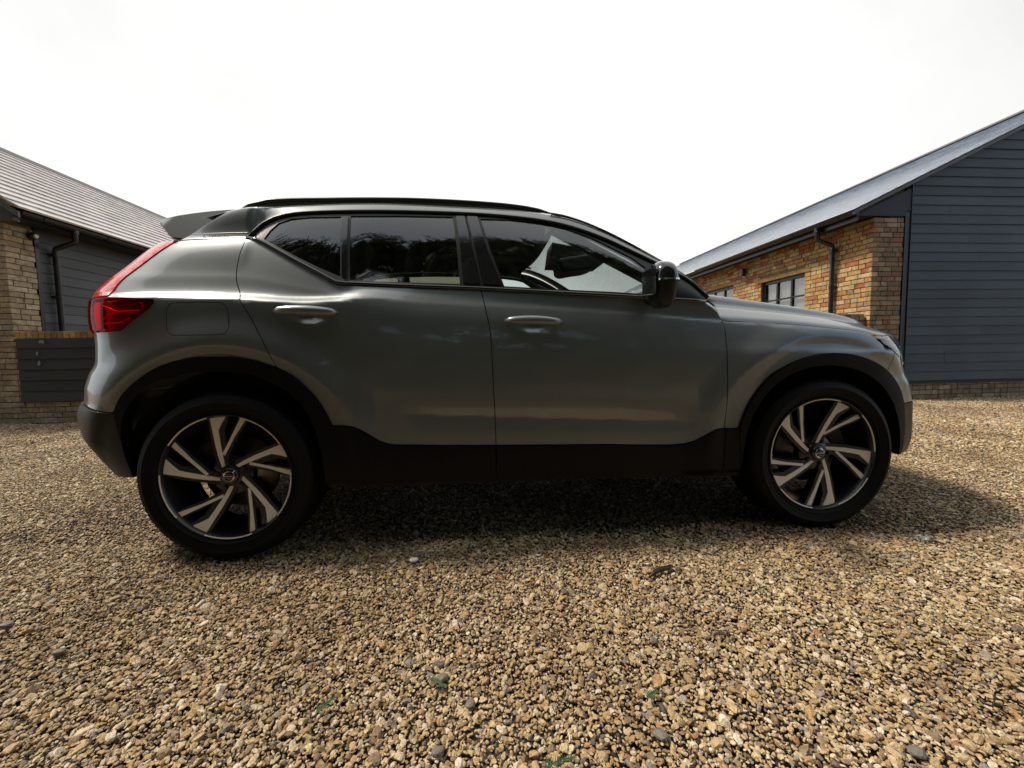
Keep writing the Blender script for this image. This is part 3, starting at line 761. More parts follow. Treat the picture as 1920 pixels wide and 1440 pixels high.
    g.tube([c + (u * math.cos(2 * math.pi * k / 32) + w_ * math.sin(2 * math.pi * k / 32)) * .185 for k in range(33)], .015, 8)
    g.tube([c + u * .18, c - u * .18], .02, 6); g.tube([c, c - ax * .2], .035, 8); g.obj('steering_wheel', M['inner'], car, smooth=True)
    g = MB(); g.prism([(1.60, 1.47), (1.61, 1.395), (1.64, 1.38), (1.72, 1.395), (1.80, 1.405), (1.86, 1.425), (1.885, 1.455), (1.80, 1.50)], -.13, .13); rm = g.obj('rear_view_mirror', M['inner'], car); bv = rm.modifiers.new('bevel', 'BEVEL'); bv.width = .02; bv.segments = 3
    g = MB(); g.tube([(1.66, 0, 1.44), (1.64, 0, 1.56)], .02, 8); g.prism([(1.54, 1.44), (1.56, 1.575), (1.74, 1.545), (1.93, 1.47), (1.88, 1.43)], -.10, .10); g.obj('sensor_housing', M['inner'], rm)
    hl_rows = [[Vector((p.x, p.y * .93, p.z - .03)) for p in top_row(x, .05 * sst(.9, 1.44, x), .022, 10)] for x in np.arange(-.12, 1.46, .11)]
    grid('headliner', hl_rows, M['headliner'], car)
    g = MB(); g.box(-.50, .05, -.66, .66, .95, 1.13); g.obj('luggage_cover', M['inner'], car)
    # inner pillar trims
    for sd in (1, -1):
        g = MB()
        for a, b, r_ in (((.465, 1.22), (.44, 1.53), .035), ((1.10, 1.16), (1.03, 1.55), .060), ((2.12, 1.12), (1.45, 1.53), .030)):
            pa, pb = SV(*a) - SN(*a) * (r_ + .03), SV(*b) - SN(*b) * (r_ + .03); g.tube([(pa.x, pa.y * sd, pa.z), (pb.x, pb.y * sd, pb.z)], r_, 8)
        g.obj('pillar_trim', M['headliner'], car)
    # wheels
    for cx, sd, ph in ((0, 1, 0), (WB, 1, R(-30.8)), (0, -1, R(11)), (WB, -1, R(40))):
        wheel(cx, sd, ph, car)
    return car

def wheel(cx, sd, ph, car):
    yo = -.928                                     # outer rim face
    c = (cx, 0, .362)
    def P(x, z, d=0.):                              # rim-face coordinates -> car
        ca, sa = math.cos(ph), math.sin(ph); X = x * ca - z * sa; Z = x * sa + z * ca
        return (cx + X, (yo + d) * sd, .362 + Z)
    prof_t = [(.268, .035), (.272, .004), (.283, -.007), (.2845, -.0105), (.2865, -.0105), (.288, -.0085), (.305, -.0155), (.318, -.0165), (.3195, -.0185), (.322, -.0185), (.3235, -.0160), (.337, -.013), (.352, .002), (.3615, .022), (.3640, .045), (.3645, .10), (.3640, .175), (.3610, .200), (.350, .222), (.325, .236), (.290, .232), (.268, .20)]
    g = MB(); g.lathe([(r_, (yo + h) * sd) for r_, h in prof_t], 96, 'y', c)
    wh = g.obj('wheel', M['rubber'], car, smooth=True, auto=60)
    wh.name = 'wheel'
    # tread shoulder blocks and circumferential ribs
    g = MB(); n = 84
    for k in range(n):
        a = 2 * math.pi * k / n; da = 2 * math.pi / n * .34
        for (h0, h1, r0, r1, sk) in ((.004, .038, .352, .3672, 0), (.046, .080, .360, .3685, .4), (.088, .122, .360, .3690, 0), (.130, .166, .360, .3685, -.4), (.172, .210, .352, .3672, 0)):
            vs = []
            for h in (h0, h1):
                s_ = sk * (h - (h0 + h1) / 2) * 12 * da
                rr = (.3560 if h == .004 or h == .210 else r1)
                for aa in (a - da, a + da):
                    for r_ in (r0 - .01, rr): vs.append((cx + r_ * math.cos(aa + s_), (yo + h) * sd, .362 + r_ * math.sin(aa + s_)))
            g.add(vs, [(0, 1, 3, 2), (4, 6, 7, 5), (1, 5, 7, 3), (0, 2, 6, 4), (0, 4, 5, 1), (2, 3, 7, 6)])
    t = g.obj('tread', M['rubber'], wh); t['kind'] = 'stuff'
    # rim barrel
    g = MB(); g.lathe([(r_, (yo + h) * sd) for r_, h in ((.2715, .006), (.270, .000), (.266, .000), (.258, .012), (.252, .04), (.246, .10), (.248, .19), (.262, .205))], 72, 'y', c)
    rim = g.obj('rim', M['rim_black'], wh, smooth=True, auto=40)
    dish = lambda r_: .012 + .026 * max(0, 1 - r_ / .262)
    k = .2655
    def poly3(pts, top, th, m, name, shrink=1.):
        g = MB(); n_ = len(pts)
        a = [P(x * k, z * k, dish(math.hypot(x, z) * k) + top) for x, z in pts]; b = [P(x * k * shrink, z * k * shrink, dish(math.hypot(x, z) * k) + top + th) for x, z in pts]
        g.add(a + b, [tuple(range(n_)), tuple(range(2 * n_ - 1, n_ - 1, -1))] + [(i, i + n_, (i + 1) % n_ + n_, (i + 1) % n_) for i in range(n_)])
        me = g.mesh(name); recalc(me); return link(name, me, m, wh)
    A = lambda r_, d: (r_ * math.cos(R(d)), r_ * math.sin(R(d)))
    rot = lambda p, q: (p[0] * math.cos(R(q)) - p[1] * math.sin(R(q)), p[0] * math.sin(R(q)) + p[1] * math.cos(R(q)))
    for i in range(5):
        q = -72 * i
        main = [(-.096, .078), (-.130, .130), (-.160, .283), (-.186, .484), (-.201, .73), A(.985, 102.8), A(1.0, 98), A(1.0, 92.5), A(1.0, 88), (-.055, .865), (-.116, .755), (-.115, .615), (-.107, .44), (-.097, .283), (-.080, .165), (-.050, .125)]
        thin = [(-.105, .36), (.075, .66), A(.985, 75.6), A(.992, 70.5), (.115, .64), (-.070, .33)]
        if sd < 0:
            main = [(-x, z) for x, z in main]; thin = [(-x, z) for x, z in thin]; q = -q
        poly3([rot(p, q) for p in main], 0, .004, M['alloy'], 'spoke_face')
        poly3([rot(p, q) for p in thin], .002, .004, M['alloy'], 'spoke_face')
        sg = -1 if sd < 0 else 1
        bk = [(-.20, .10), (-.25, .60), A(.99, 105), A(.99, 86), (-.03, .75), (-.01, .20)]
        bk2 = [(-.12, .30), (.05, .68), A(.985, 77.5), A(.985, 68.5), (.15, .62), (-.03, .30)]
        poly3([rot((x * sg, z), q) for x, z in bk], .0045, .040, M['rim_black'], 'spoke', .97)
        poly3([rot((x * sg, z), q) for x, z in bk2], .0065, .036, M['rim_black'], 'spoke', .97)
        # machined lip arc between the spokes
        g = MB(); ds_ = np.linspace(74.5, 31.5, 9)
        vs = [P(*(rot(A(r_ * k, d * 1), 0) if sd > 0 else (-A(r_ * k, d)[0], A(r_ * k, d)[1])), .000 + hh) for d in ds_ for r_, hh in ((.982, 0), (1.0, -.002), (1.006, .004))]
        vs = [(cx + rot((v_[0] - cx, v_[2] - .362), q)[0], v_[1], .362 + rot((v_[0] - cx, v_[2] - .362), q)[1]) for v_ in vs]
        g.add(vs, [(3 * i_ + j, 3 * i_ + j + 1, 3 * i_ + j + 4, 3 * i_ + j + 3) for i_ in range(8) for j in range(2)]); g.obj('lip', M['alloy'], wh)
        # wheel bolts
        b = rot((.0, .058), q + 10); pb = P(b[0], b[1], .040)
        g = MB(); g.lathe([(.0, (-.016) * sd), (.009, -.015 * sd), (.0105, -.012 * sd), (.0105, 0)], 6, 'y', pb); g.obj('wheel_bolt', M['rim_black'], wh)
    g = MB(); g.lathe([(.0, .030), (.040, .030), (.050, .034), (.085, .046), (.088, .075), (.03, .08)][::1], 40, 'y', (cx, 0, .362))
    me = g.mesh('hub'); 
    for v_ in me.vertices: v_.co.y = (yo + v_.co.y) * sd
    link('hub', me, M['rim_black'], wh)
    g = MB(); g.lathe([(0, .020), (.030, .020), (.0335, .023), (.036, .032)], 32, 'y', (cx, 0, .362)); me = g.mesh('centre_cap', True)
    for v_ in me.vertices: v_.co.y = (yo + v_.co.y) * sd
    cap = link('centre_cap', me, M['gloss_black'], wh)
    # ring and bar mark on the cap
    g = MB(); th = [2 * math.pi * i / 28 for i in range(29)]
    g.tube([(cx + .021 * math.cos(a), (yo + .019) * sd, .362 + .021 * math.sin(a)) for a in th], .0022, 6, cap=False)
    g.box(cx - .017, cx + .017, min((yo + .016) * sd, (yo + .020) * sd), max((yo + .016) * sd, (yo + .020) * sd), .360, .364)
    g.tube([(cx + .016, (yo + .019) * sd, .378), (cx + .024, (yo + .019) * sd, .386)], .002, 5)
    g.obj('ring_emblem', M['chrome'], wh)
    # brake disc, caliper, hub carrier
    g = MB(); g.lathe([(.05, .085), (.085, .085), (.088, .105), (.160, .105), (.162, .120), (.05, .122)], 48, 'y', (cx, 0, .362)); me = g.mesh('brake_disc', True)
    for v_ in me.vertices: v_.co.y = (yo + v_.co.y) * sd
    link('brake_disc', me, M['steel'], wh)
    g = MB(); a0 = R(150) if cx < 1 else R(20)
    vs = []
    for kk in range(7):
        a = a0 + R(50) * (kk / 6 - .5)
        for r_, h in ((.115, .075), (.178, .070), (.185, .12), (.115, .13)): vs.append((cx + r_ * math.cos(a), (yo + h) * sd, .362 + r_ * math.sin(a)))
    g.add(vs, [(4 * i + j, 4 * i + (j + 1) % 4, 4 * i + 4 + (j + 1) % 4, 4 * i + 4 + j) for i in range(6) for j in range(4)] + [(0, 1, 2, 3), (27, 26, 25, 24)])
    g.obj('brake_caliper', M['grey_plastic'], wh)
    g = MB(); g.tube([(cx, (yo + .13) * sd, .362), (cx, -.3 * sd, .362)], .05, 10); g.obj('axle', M['inner'], wh)

# ------------------------------------------------------------------ masonry, timber, slate materials
def rnd_ramp(n, l, stops, joined):
    if joined:
        a = n.new('ShaderNodeAttribute'); a.attribute_name = 'tone'; src = a.outputs['Fac']
    else:
        oi = n.new('ShaderNodeObjectInfo'); src = oi.outputs['Random']
    return ramp(n, l, src, stops, 'CONSTANT'), src
def brick_mat(name, stops, joined=False, rough=.85):
    m, n, l, p = mat(name)
    r, src = rnd_ramp(n, l, stops, joined)
    tc = n.new('ShaderNodeNewGeometry')
    a = noise(n, l, 28, 6, tc.outputs['Position'], .7); b = noise(n, l, 5, 4, tc.outputs['Position'])
    ra = ramp(n, l, a.outputs['Fac'], [(.30, (.45, .42, .40)), (.52, (1, 1, 1)), (.75, (1.22, 1.2, 1.15))])
    rb = ramp(n, l, b.outputs['Fac'], [(.35, (.72, .70, .68)), (.6, (1.08, 1.08, 1.06))])
    c = mixc(n, l, 1., r.outputs[0], ra.outputs[0], 'MULTIPLY'); c = mixc(n, l, .8, c, rb.outputs[0], 'MULTIPLY')
    l.new(c, p.inputs['Base Color']); p.inputs['Roughness'].default_value = rough
    bump(n, l, a.outputs['Fac'], .6, .006, p); return m
WARM = [(0, (.50, .30, .11)), (.14, (.36, .12, .055)), (.25, (.56, .38, .17)), (.38, (.46, .24, .09)), (.48, (.44, .17, .07)), (.56, (.60, .44, .23)), (.70, (.50, .33, .15)), (.82, (.38, .26, .15)), (.92, (.50, .36, .20))]
BUFF = [(0, (.30, .22, .135)), (.2, (.24, .17, .105)), (.35, (.34, .25, .16)), (.5, (.27, .17, .10)), (.62, (.21, .15, .10)), (.75, (.37, .28, .19)), (.86, (.27, .21, .14)), (.95, (.26, .12, .075))]
PALE = [(0, (.44, .36, .24)), (.2, (.36, .28, .18)), (.4, (.48, .40, .28)), (.55, (.33, .25, .16)), (.7, (.42, .34, .23)), (.85, (.38, .31, .22)), (.94, (.48, .36, .20))]
GOLD = [(0, (.50, .33, .12)), (.25, (.40, .25, .09)), (.45, (.56, .38, .15)), (.65, (.34, .20, .09)), (.8, (.48, .30, .10)), (.92, (.42, .20, .08))]
M['brick_warm'] = brick_mat('warm_stock_brick', WARM); M['brick_warm_j'] = brick_mat('warm_stock_brick_joined', WARM, True)
M['brick_buff'] = brick_mat('brown_stock_brick', BUFF); M['brick_buff_j'] = brick_mat('brown_stock_brick_joined', BUFF, True)
M['brick_pale'] = brick_mat('pale_stock_brick', PALE); M['brick_pale_j'] = brick_mat('pale_stock_brick_joined', PALE, True)
M['brick_gold'] = brick_mat('golden_brick', GOLD)
M['mortar'] = simple('mortar', (.20, .155, .10), .95, nscale=30, namt=.4, bamt=.5)
M['mortar_dark'] = simple('dark_mortar', (.13, .105, .075), .95, nscale=30, namt=.4, bamt=.5)

def board_mat(name, base):
    m, n, l, p = mat(name)
    oi = n.new('ShaderNodeObjectInfo'); tc = n.new('ShaderNodeNewGeometry')
    mp = n.new('ShaderNodeMapping'); mp.inputs['Scale'].default_value = (1.2, 1.2, 40); l.new(tc.outputs['Position'], mp.inputs[0])
    g = noise(n, l, 3, 5, mp.outputs[0]); big = noise(n, l, 1.6, 4, tc.outputs['Position'])
    c0 = ramp(n, l, oi.outputs['Random'], [(0, tuple(c * .74 for c in base)), (1, tuple(c * 1.24 for c in base))])
    c1 = ramp(n, l, g.outputs['Fac'], [(.3, (.82, .82, .82)), (.7, (1.12, 1.12, 1.12))])
    c2 = ramp(n, l, big.outputs['Fac'], [(.35, (.8, .8, .8)), (.65, (1.18, 1.18, 1.20))])
    c = mixc(n, l, 1., c0.outputs[0], c1.outputs[0], 'MULTIPLY'); c = mixc(n, l, 1., c, c2.outputs[0], 'MULTIPLY')
    l.new(c, p.inputs['Base Color']); p.inputs['Roughness'].default_value = .52
    bump(n, l, g.outputs['Fac'], .25, .004, p); return m
M['board'] = board_mat('blue_black_painted_board', (.030, .041, .052))
M['board_grey'] = board_mat('grey_painted_board', (.052, .058, .062))
M['slat'] = board_mat('charcoal_painted_slat', (.034, .035, .034))
M['metal_black'] = simple('black_cast_metal', (.014, .014, .016), .30, nscale=20, namt=.3)
M['navy'] = simple('navy_painted_soffit', (.016, .022, .034), .6, nscale=12, namt=.2)
M['chalk'] = simple('chalky_scrape', (.30, .30, .29), .9, nscale=60, namt=.5)
M['lead'] = simple('grey_verge_trim', (.10, .095, .09), .5, nscale=8, namt=.3)
M['blind'] = simple('pale_window_blind', (.30, .31, .27), .8, nscale=6, namt=.15)
def slate_mat(name, a, b, rough, coat):
    m, n, l, p = mat(name)
    oi = n.new('ShaderNodeObjectInfo'); tc = n.new('ShaderNodeNewGeometry')
    br = n.new('ShaderNodeMapping'); br.inputs['Scale'].default_value = (1, 3.3, 1); l.new(tc.outputs['Position'], br.inputs[0])
    adv = n.new('ShaderNodeVectorMath'); adv.operation = 'ADD'
    cmb = n.new('ShaderNodeCombineXYZ'); ml = n.new('ShaderNodeMath'); ml.operation = 'MULTIPLY'; ml.inputs[1].default_value = 40; l.new(oi.outputs['Random'], ml.inputs[0]); l.new(ml.outputs[0], cmb.inputs[1])
    l.new(br.outputs[0], adv.inputs[0]); l.new(cmb.outputs[0], adv.inputs[1])
    sp = n.new('ShaderNodeSeparateXYZ'); l.new(adv.outputs[0], sp.inputs[0])
    fl = n.new('ShaderNodeMath'); fl.operation = 'FLOOR'; l.new(sp.outputs['Y'], fl.inputs[0])
    ad2 = n.new('ShaderNodeMath'); ad2.operation = 'ADD'; l.new(fl.outputs[0], ad2.inputs[0]); l.new(ml.outputs[0], ad2.inputs[1])
    wn_ = n.new('ShaderNodeTexWhiteNoise'); wn_.noise_dimensions = '1D'; l.new(ad2.outputs[0], wn_.inputs['W'])
    c = ramp(n, l, wn_.outputs['Value'], [(0, a), (1, b)])
    ns = noise(n, l, 9, 5, tc.outputs['Position']); c2 = ramp(n, l, ns.outputs['Fac'], [(.3, (.75, .75, .75)), (.7, (1.2, 1.2, 1.2))])
    l.new(mixc(n, l, 1., c.outputs[0], c2.outputs[0], 'MULTIPLY'), p.inputs['Base Color'])
    rr = n.new('ShaderNodeMapRange'); rr.inputs['To Min'].default_value = rough - .10; rr.inputs['To Max'].default_value = rough + .08
    l.new(wn_.outputs['Value'], rr.inputs['Value']); l.new(rr.outputs[0], p.inputs['Roughness'])
    # joints between the slates of a course, and a slightly uneven lie
    fr = n.new('ShaderNodeMath'); fr.operation = 'FRACT'; l.new(sp.outputs['Y'], fr.inputs[0])
    jr = ramp(n, l, fr.outputs[0], [(0, (0, 0, 0)), (.04, (1, 1, 1)), (.96, (1, 1, 1)), (1, (0, 0, 0))])
    b1 = n.new('ShaderNodeBump'); b1.inputs['Strength'].default_value = .12; b1.inputs['Distance'].default_value = .004; l.new(jr.outputs[0], b1.inputs['Height'])
    b2 = n.new('ShaderNodeBump'); b2.inputs['Strength'].default_value = .035; b2.inputs['Distance'].default_value = .01; l.new(ns.outputs['Fac'], b2.inputs['Height']); l.new(b1.outputs[0], b2.inputs['Normal'])
    l.new(b2.outputs[0], p.inputs['Normal']); p.inputs['Coat Weight'].default_value = coat; p.inputs['Coat Roughness'].default_value = .07; return m
M['slate'] = slate_mat('blue_grey_slate', (.14, .19, .27), (.27, .34, .44), .22, .9)
M['slate_pale'] = slate_mat('pale_grey_slate', (.52, .47, .45), (.66, .60, .58), .34, .4)

# ------------------------------------------------------------------ wall builders
BL, BH, BJ = .215, .065, .010
_brick_cache = {}
def brick_mesh(L, H, D, mname, var):
    k = (round(L, 3), round(H, 3), mname, var)
    if k in _brick_cache: return _brick_cache[k]
    r_ = random.Random(hash(k) & 0xffff); b = .0035
    j = lambda a: r_.uniform(-a, a)
    g = MB(); f = [(0 + b, 0, 0 + b), (L - b, 0, b), (L - b, 0, H - b), (b, 0, H - b)]; o = [(0, b, 0), (L, b, 0), (L, b, H), (0, b, H)]
    f = [(x + j(.002), y + j(.0015), z + j(.0015)) for x, y, z in f]
    bk = [(x, D, z) for x, y, z in o]
    g.add(f + o + bk, [(0, 1, 2, 3)] + [(i, i + 4, (i + 1) % 4 + 4, (i + 1) % 4) for i in range(4)] + [(i + 4, i + 8, (i + 1) % 4 + 8, (i + 1) % 4 + 4) for i in range(4)])
    me = g.mesh('brick'); me.materials.append(M[mname]); _brick_cache[k] = me; return me
def brick_layout(u0, u1, z0, z1, holes=(), seed=0):
    """stretcher/header mix; returns (u, z, length, height)"""
    r_ = random.Random(seed); out = []; row = 0; z = z0
    while z + BH * .6 < z1:
        h = min(BH, z1 - z); u = u0 - (r_.choice([0, .1125, .05, .16]) if row % 2 else r_.choice([0, .06]))
        while u < u1 - .01:
            L = BL if r_.random() < .62 else .1025
            a, b = max(u, u0), min(u + L, u1); segs = [(a, b)]
            for (ha, hb, hz0, hz1) in holes:
                if z + h > hz0 + .01 and z < hz1 - .01:
                    ns = []
                    for (p, q) in segs:
                        if q <= ha or p >= hb: ns.append((p, q)); continue
                        if p < ha: ns.append((p, ha))
                        if q > hb: ns.append((hb, q))
                    segs = ns
            for p, q in segs:
                if q - p > .02: out.append((p, z, q - p, h))
            u += L + BJ
        z += BH + BJ; row += 1
    return out
def lay(parent, items, origin, rz, mname, limit, dist, depth=.10, name='brick'):
    """items nearest first become single bricks, the rest one joined part"""
    m3 = Matrix.Translation(origin) @ Matrix.Rotation(rz, 4, 'Z')
    items = sorted(items, key=lambda t: dist(m3 @ Vector((t[0], 0, t[1]))))
    for i, (u, z, L, h) in enumerate(items[:limit]):
        if abs(L - BL) < .012: L = BL
        elif abs(L - .1025) < .012: L = .1025
        me = brick_mesh(L, h, depth, mname, random.randrange(5))
        o = bpy.data.objects.new(name, me); COL.objects.link(o); o.parent = parent
        o.matrix_local = m3 @ Matrix.Translation((u, random.uniform(-.0035, .0015), z)) @ Matrix.Rotation(R(random.uniform(-.5, .5)), 4, 'Y')
    rest = items[limit:]
    if rest:
        g = MB(); tone = []
        for (u, z, L, h) in rest:
            b = .003; d = random.uniform(-.003, .002); t = random.random(); n0 = len(g.f)
            f = [(u + b, d, z + b), (u + L - b, d, z + b), (u + L - b, d, z + h - b), (u + b, d, z + h - b)]; o_ = [(u, d + b, z), (u + L, d + b, z), (u + L, d + b, z + h), (u, d + b, z + h)]; bk = [(x, depth * .3, zz) for x, _, zz in o_]
            vv = [m3 @ Vector(q) for q in f + o_ + bk]
            g.add(vv, [(0, 1, 2, 3)] + [(i, i + 4, (i + 1) % 4 + 4, (i + 1) % 4) for i in range(4)] + [(i + 4, i + 8, (i + 1) % 4 + 8, (i + 1) % 4 + 4) for i in range(4)])
            tone += [t] * (len(g.f) - n0)
        me = g.mesh('brickwork'); at = me.attributes.new('tone', 'FLOAT', 'FACE'); at.data.foreach_set('value', tone)
        o = link('brickwork', me, M[mname + '_j'], parent); o['kind'] = 'stuff'
def camdist(p): return (Vector(p) - Vector((1.09, -2.61, .87))).length
def board(parent, u0, u1, z, origin, rz, mk, exp=.144, name='board', cutl=None, th=.020):
    """feather-edged weatherboard; cutl/cutr give sloping ends for a gable"""
    zt = z + exp + .012
    def P(u, y, zz): return Vector(origin) + Matrix.Rotation(rz, 3, 'Z') @ Vector((u, y, zz))
    ua0, ub0 = u0 if not callable(u0) else u0(z), u1 if not callable(u1) else u1(z)
    ua1, ub1 = u0 if not callable(u0) else u0(zt), u1 if not callable(u1) else u1(zt)
    if ub1 < ua1: ua1 = ub1 = (ua1 + ub1) / 2
    j = random.uniform(-.0015, .0015)
    vs = [P(ua0, -th + j, z), P(ub0, -th + j, z), P(ub1, -.006 + j, zt), P(ua1, -.006 + j, zt), P(ua0, .004, z), P(ub0, .004, z), P(ub1, .006, zt), P(ua1, .006, zt)]
    g = MB(); g.add(vs, [(0, 1, 2, 3), (7, 6, 5, 4), (0, 4, 5, 1), (1, 5, 6, 2), (2, 6, 7, 3), (3, 7, 4, 0)])
    return g.obj(name, M[mk], parent)

def gutter(parent, x, z, y0, y1, side):
    """half-round gutter along Y; side = direction it hangs out"""
    g = MB(); n = 10; r_ = .056; vs = []
    for y in (y0, y1):
        for rr in (r_, r_ - .005):
            for k in range(n + 1):
                a = math.pi + math.pi * k / n; vs.append((x + rr * math.cos(a), y, z + rr * math.sin(a)))
    m_ = n + 1; g.add(vs, [(k, k + 1, 2 * m_ + k + 1, 2 * m_ + k) for k in range(n)] + [(m_ + k + 1, m_ + k, 3 * m_ + k, 3 * m_ + k + 1) for k in range(n)] + [(0, 2 * m_, 3 * m_, m_), (n, m_ + n, 3 * m_ + n, 2 * m_ + n)])
    g.add([(x + r_ * math.cos(math.pi + math.pi * k / n), y0, z + r_ * math.sin(math.pi + math.pi * k / n)) for k in range(n + 1)], [tuple(range(n + 1))])
    g.obj('gutter', M['metal_black'], parent, smooth=True, auto=40)
    y = y0 + .25
    while y < y1:
        b = MB(); b.tube([(x + (r_ + .004) * math.cos(math.pi + math.pi * k / 8), y, z + (r_ + .004) * math.sin(math.pi + math.pi * k / 8)) for k in range(9)], .006, 6)
        b.obj('gutter_bracket', M['metal_black'], parent); y += .9
def downpipe(parent, xg, xw, y, zg, zb):
    s = 1 if xw > xg else -1
    g = MB(); g.tube([(xg, y, zg), (xg, y, zg - .16), (xg + s * .02, y, zg - .19), (xw - s * .02, y, zg - .27), (xw, y, zg - .30), (xw, y, zb)], .034, 14)
    dp = g.obj('downpipe', M['metal_black'], parent, smooth=True, auto=50)
    for z in (zg - .34, zg - .95, zg - 1.55):
        c = MB(); c.tube([(xw, y, z), (xw, y, z - .05)], .042, 14); c.box(min(xw, xw + s * .07), max(xw, xw + s * .07), y - .05, y + .05, z - .035, z - .015); c.obj('pipe_collar', M['metal_black'], dp, smooth=True, auto=40)
    c = MB(); c.tube([(xg, y, zg + .02), (xg, y, zg - .06)], .046, 14); c.obj('gutter_outlet', M['metal_black'], dp, smooth=True, auto=40)

# ------------------------------------------------------------------ right building
def build_right():
    b = thing('barn_building', 'brick and blue-black weatherboarded building with its gable end facing the camera at the right', 'building', (7.154, 3.0, 0))
    O = Vector((7.154, 3.0, 0)); YL = 16.0
    hd = (1.25, 2.40, 1.30, 2.265); hd2 = (3.33, 4.60, 1.10, 2.385)
    # long wall, facing left (-X): u runs along -Y from the far end, so use rotation -90
    g = MB(); g.box(.013, .30, .013, YL, -.1, 2.86)
    # core with window reveals cut as separate boxes
    g = MB()
    ys = [(.013, 1.256), (2.384, 3.34), (4.59, YL)]
    for a, c in ys: g.box(.013, .28, a, c, -.1, 2.86)
    g.box(.013, .28, 1.256, 2.384, -.1, 1.30); g.box(.013, .28, 1.256, 2.384, 2.265, 2.86)
    g.box(.013, .28, 3.34, 4.59, -.1, 1.10); g.box(.013, .28, 3.34, 4.59, 2.385, 2.86)
    wl_ = g.obj('long_wall', M['mortar'], b)
    it = brick_layout(0.0, 7.5, 1.30, 2.845, [(-2.40 + 0, 0, 0, 0)], 3)
    it = brick_layout(0.0, 9.0, .0, 2.845, [(1.25, 2.39, 1.30, 2.345), (3.33, 4.60, 1.10, 2.40)], 3)
    # local frame: u along +Y, outward is -X
    m3 = Matrix.Rotation(R(-90), 4, 'Z')
    conv = [(-(u + L), z, L, h) for u, z, L, h in it]
    lay(wl_, conv, (0, 0, 0), R(-90), 'brick_warm', 190, lambda p: camdist(O + p) + (50 if p.z < 1.35 else 0))
    # lintels and sills
    for (a, c, z0, z1) in ((1.12, 2.56, 2.27, 2.345), (3.2, 4.75, 2.39, 2.45)):
        q = MB(); q.box(-.006, .1, a, c, z0, z1); q.obj('lintel', M['brick_gold'], wl_)
    # windows
    def win(a, c, z0, z1, cols, rail):
        f = MB(); t = .045
        f.box(.06, .12, a, c, z1 - t - .02, z1); f.box(.06, .12, a, c, z0, z0 + t); f.box(.06, .12, a, a + t, z0 + t, z1 - t - .02); f.box(.06, .12, c - t * 1.2, c, z0 + t, z1 - t - .02)
        w = f.obj('window', M['metal_black'], b)
        s = MB()
        for k in range(1, cols): y = a + (c - a) * k / cols; s.box(.064, .112, y - .022, y + .022, z0 + t, z1 - t - .02)
        s.box(.067, .108, a + t, c - t, rail - .014, rail + .014); s.obj('glazing_bar', M['metal_black'], w)
        p = MB(); p.add([(.09, a + t, z0 + t), (.09, c - t, z0 + t), (.09, c - t, z1 - t), (.09, a + t, z1 - t)], [(0, 1, 2, 3)]); p.obj('pane', M['winglass'], w)
        p = MB(); p.add([(.15, a, z0), (.15, c, z0), (.15, c, z1), (.15, a, z1)], [(0, 1, 2, 3)]); p.obj('blind', M['blind'], w)
    win(1.256, 2.384, 1.30, 2.265, 3, 1.855); win(3.34, 4.59, 1.10, 2.385, 3, 1.95)
    # short return facing the camera, plinth under the boards
    g = MB(); g.box(.013, .53, .013, .28, -.1, 2.86); g.box(.53, 10.9, .033, .28, -.1, 2.86)
    rw = g.obj('return_wall', M['mortar_dark'], b)
    lay(rw, brick_layout(0.0, .512, 0., 2.85, seed=5), (0, 0, 0), 0, 'brick_buff', 120, lambda p: 0 if p.z > .9 else 1)
    lay(rw, brick_layout(.60, 5.2, 0., .30, seed=6), (0, .02, 0), 0, 'brick_buff', 80, lambda p: p.x)
    g = MB(); g.box(.514, .60, -.012, .03, .25, 2.93); g.obj('corner_post', M['metal_black'], b)
    # gable boards
    SL = .476; zv = lambda x: 2.885 + SL * (x + .384)     # underside of verge over local x
    XR_ = 5.45; z = .305; k = 0
    rl = lambda zz: max(.60, (zz - 2.885) / SL - .384 + .01)
    rr = lambda zz: min(10.3, 2 * XR_ - ((zz - 2.885) / SL - .384) - .01)
    while z < zv(XR_) - .16:
        zt = z + .156
        if rl(zt) > .61: L0, R0 = rl, rr
        else: L0, R0 = .60, 10.3
        jx = {15: 1.62, 21: 2.75, 9: 3.1, 18: 1.25, 5: 1.9, 2: 1.3, 12: 2.4, 7: 1.1, 16: 2.9, 23: 2.3}.get(k)
        if jx and (callable(L0) and L0(zt) < jx - .2 or not callable(L0)):
            board(b, L0, jx - .0015, z, (0, 0, 0), 0, 'board'); board(b, jx + .0015, R0, z, (0, 0, 0), 0, 'board')
        else: board(b, L0, R0, z, (0, 0, 0), 0, 'board')
        z += .144; k += 1
    g = MB(); zt = lambda x: 2.87 + SL * (x + .384)
    g.prism([(.55, .25), (10.35, .25), (10.35, zt(.55)), (XR_, zt(XR_)), (.55, zt(.55))], .012, .06); g.obj('gable_backing', M['navy'], b)
    g = MB(); g.box(.598, .612, -.026, .0, .30, 3.36); g.obj('edge_trim', M['metal_black'], b)
    # boxed eave end, soffit, fascia
    g = MB(); g.prism([(-.28, 2.862), (.51, 2.862), (.51, 3.245), (.30, 3.16), (-.28, 2.885)], -.02, .03); g.prism([(.51, 2.94), (.60, 2.94), (.60, 3.29), (.51, 3.247)], -.016, .03); g.obj('eave_box', M['navy'], b)
    g = MB(); g.box(-.28, .03, .03, YL, 2.862, 2.885); g.obj('soffit', M['navy'], b)
    g = MB(); g.box(-.302, -.281, -.02, YL, 2.79, 2.925); g.obj('fascia', M['metal_black'], b)
    gutter(b, -.362, 2.915, -.06, YL, -1)
    downpipe(b, -.355, -.065, .623, 2.86, 0.)
    # verge trim along both slopes
    g = MB()
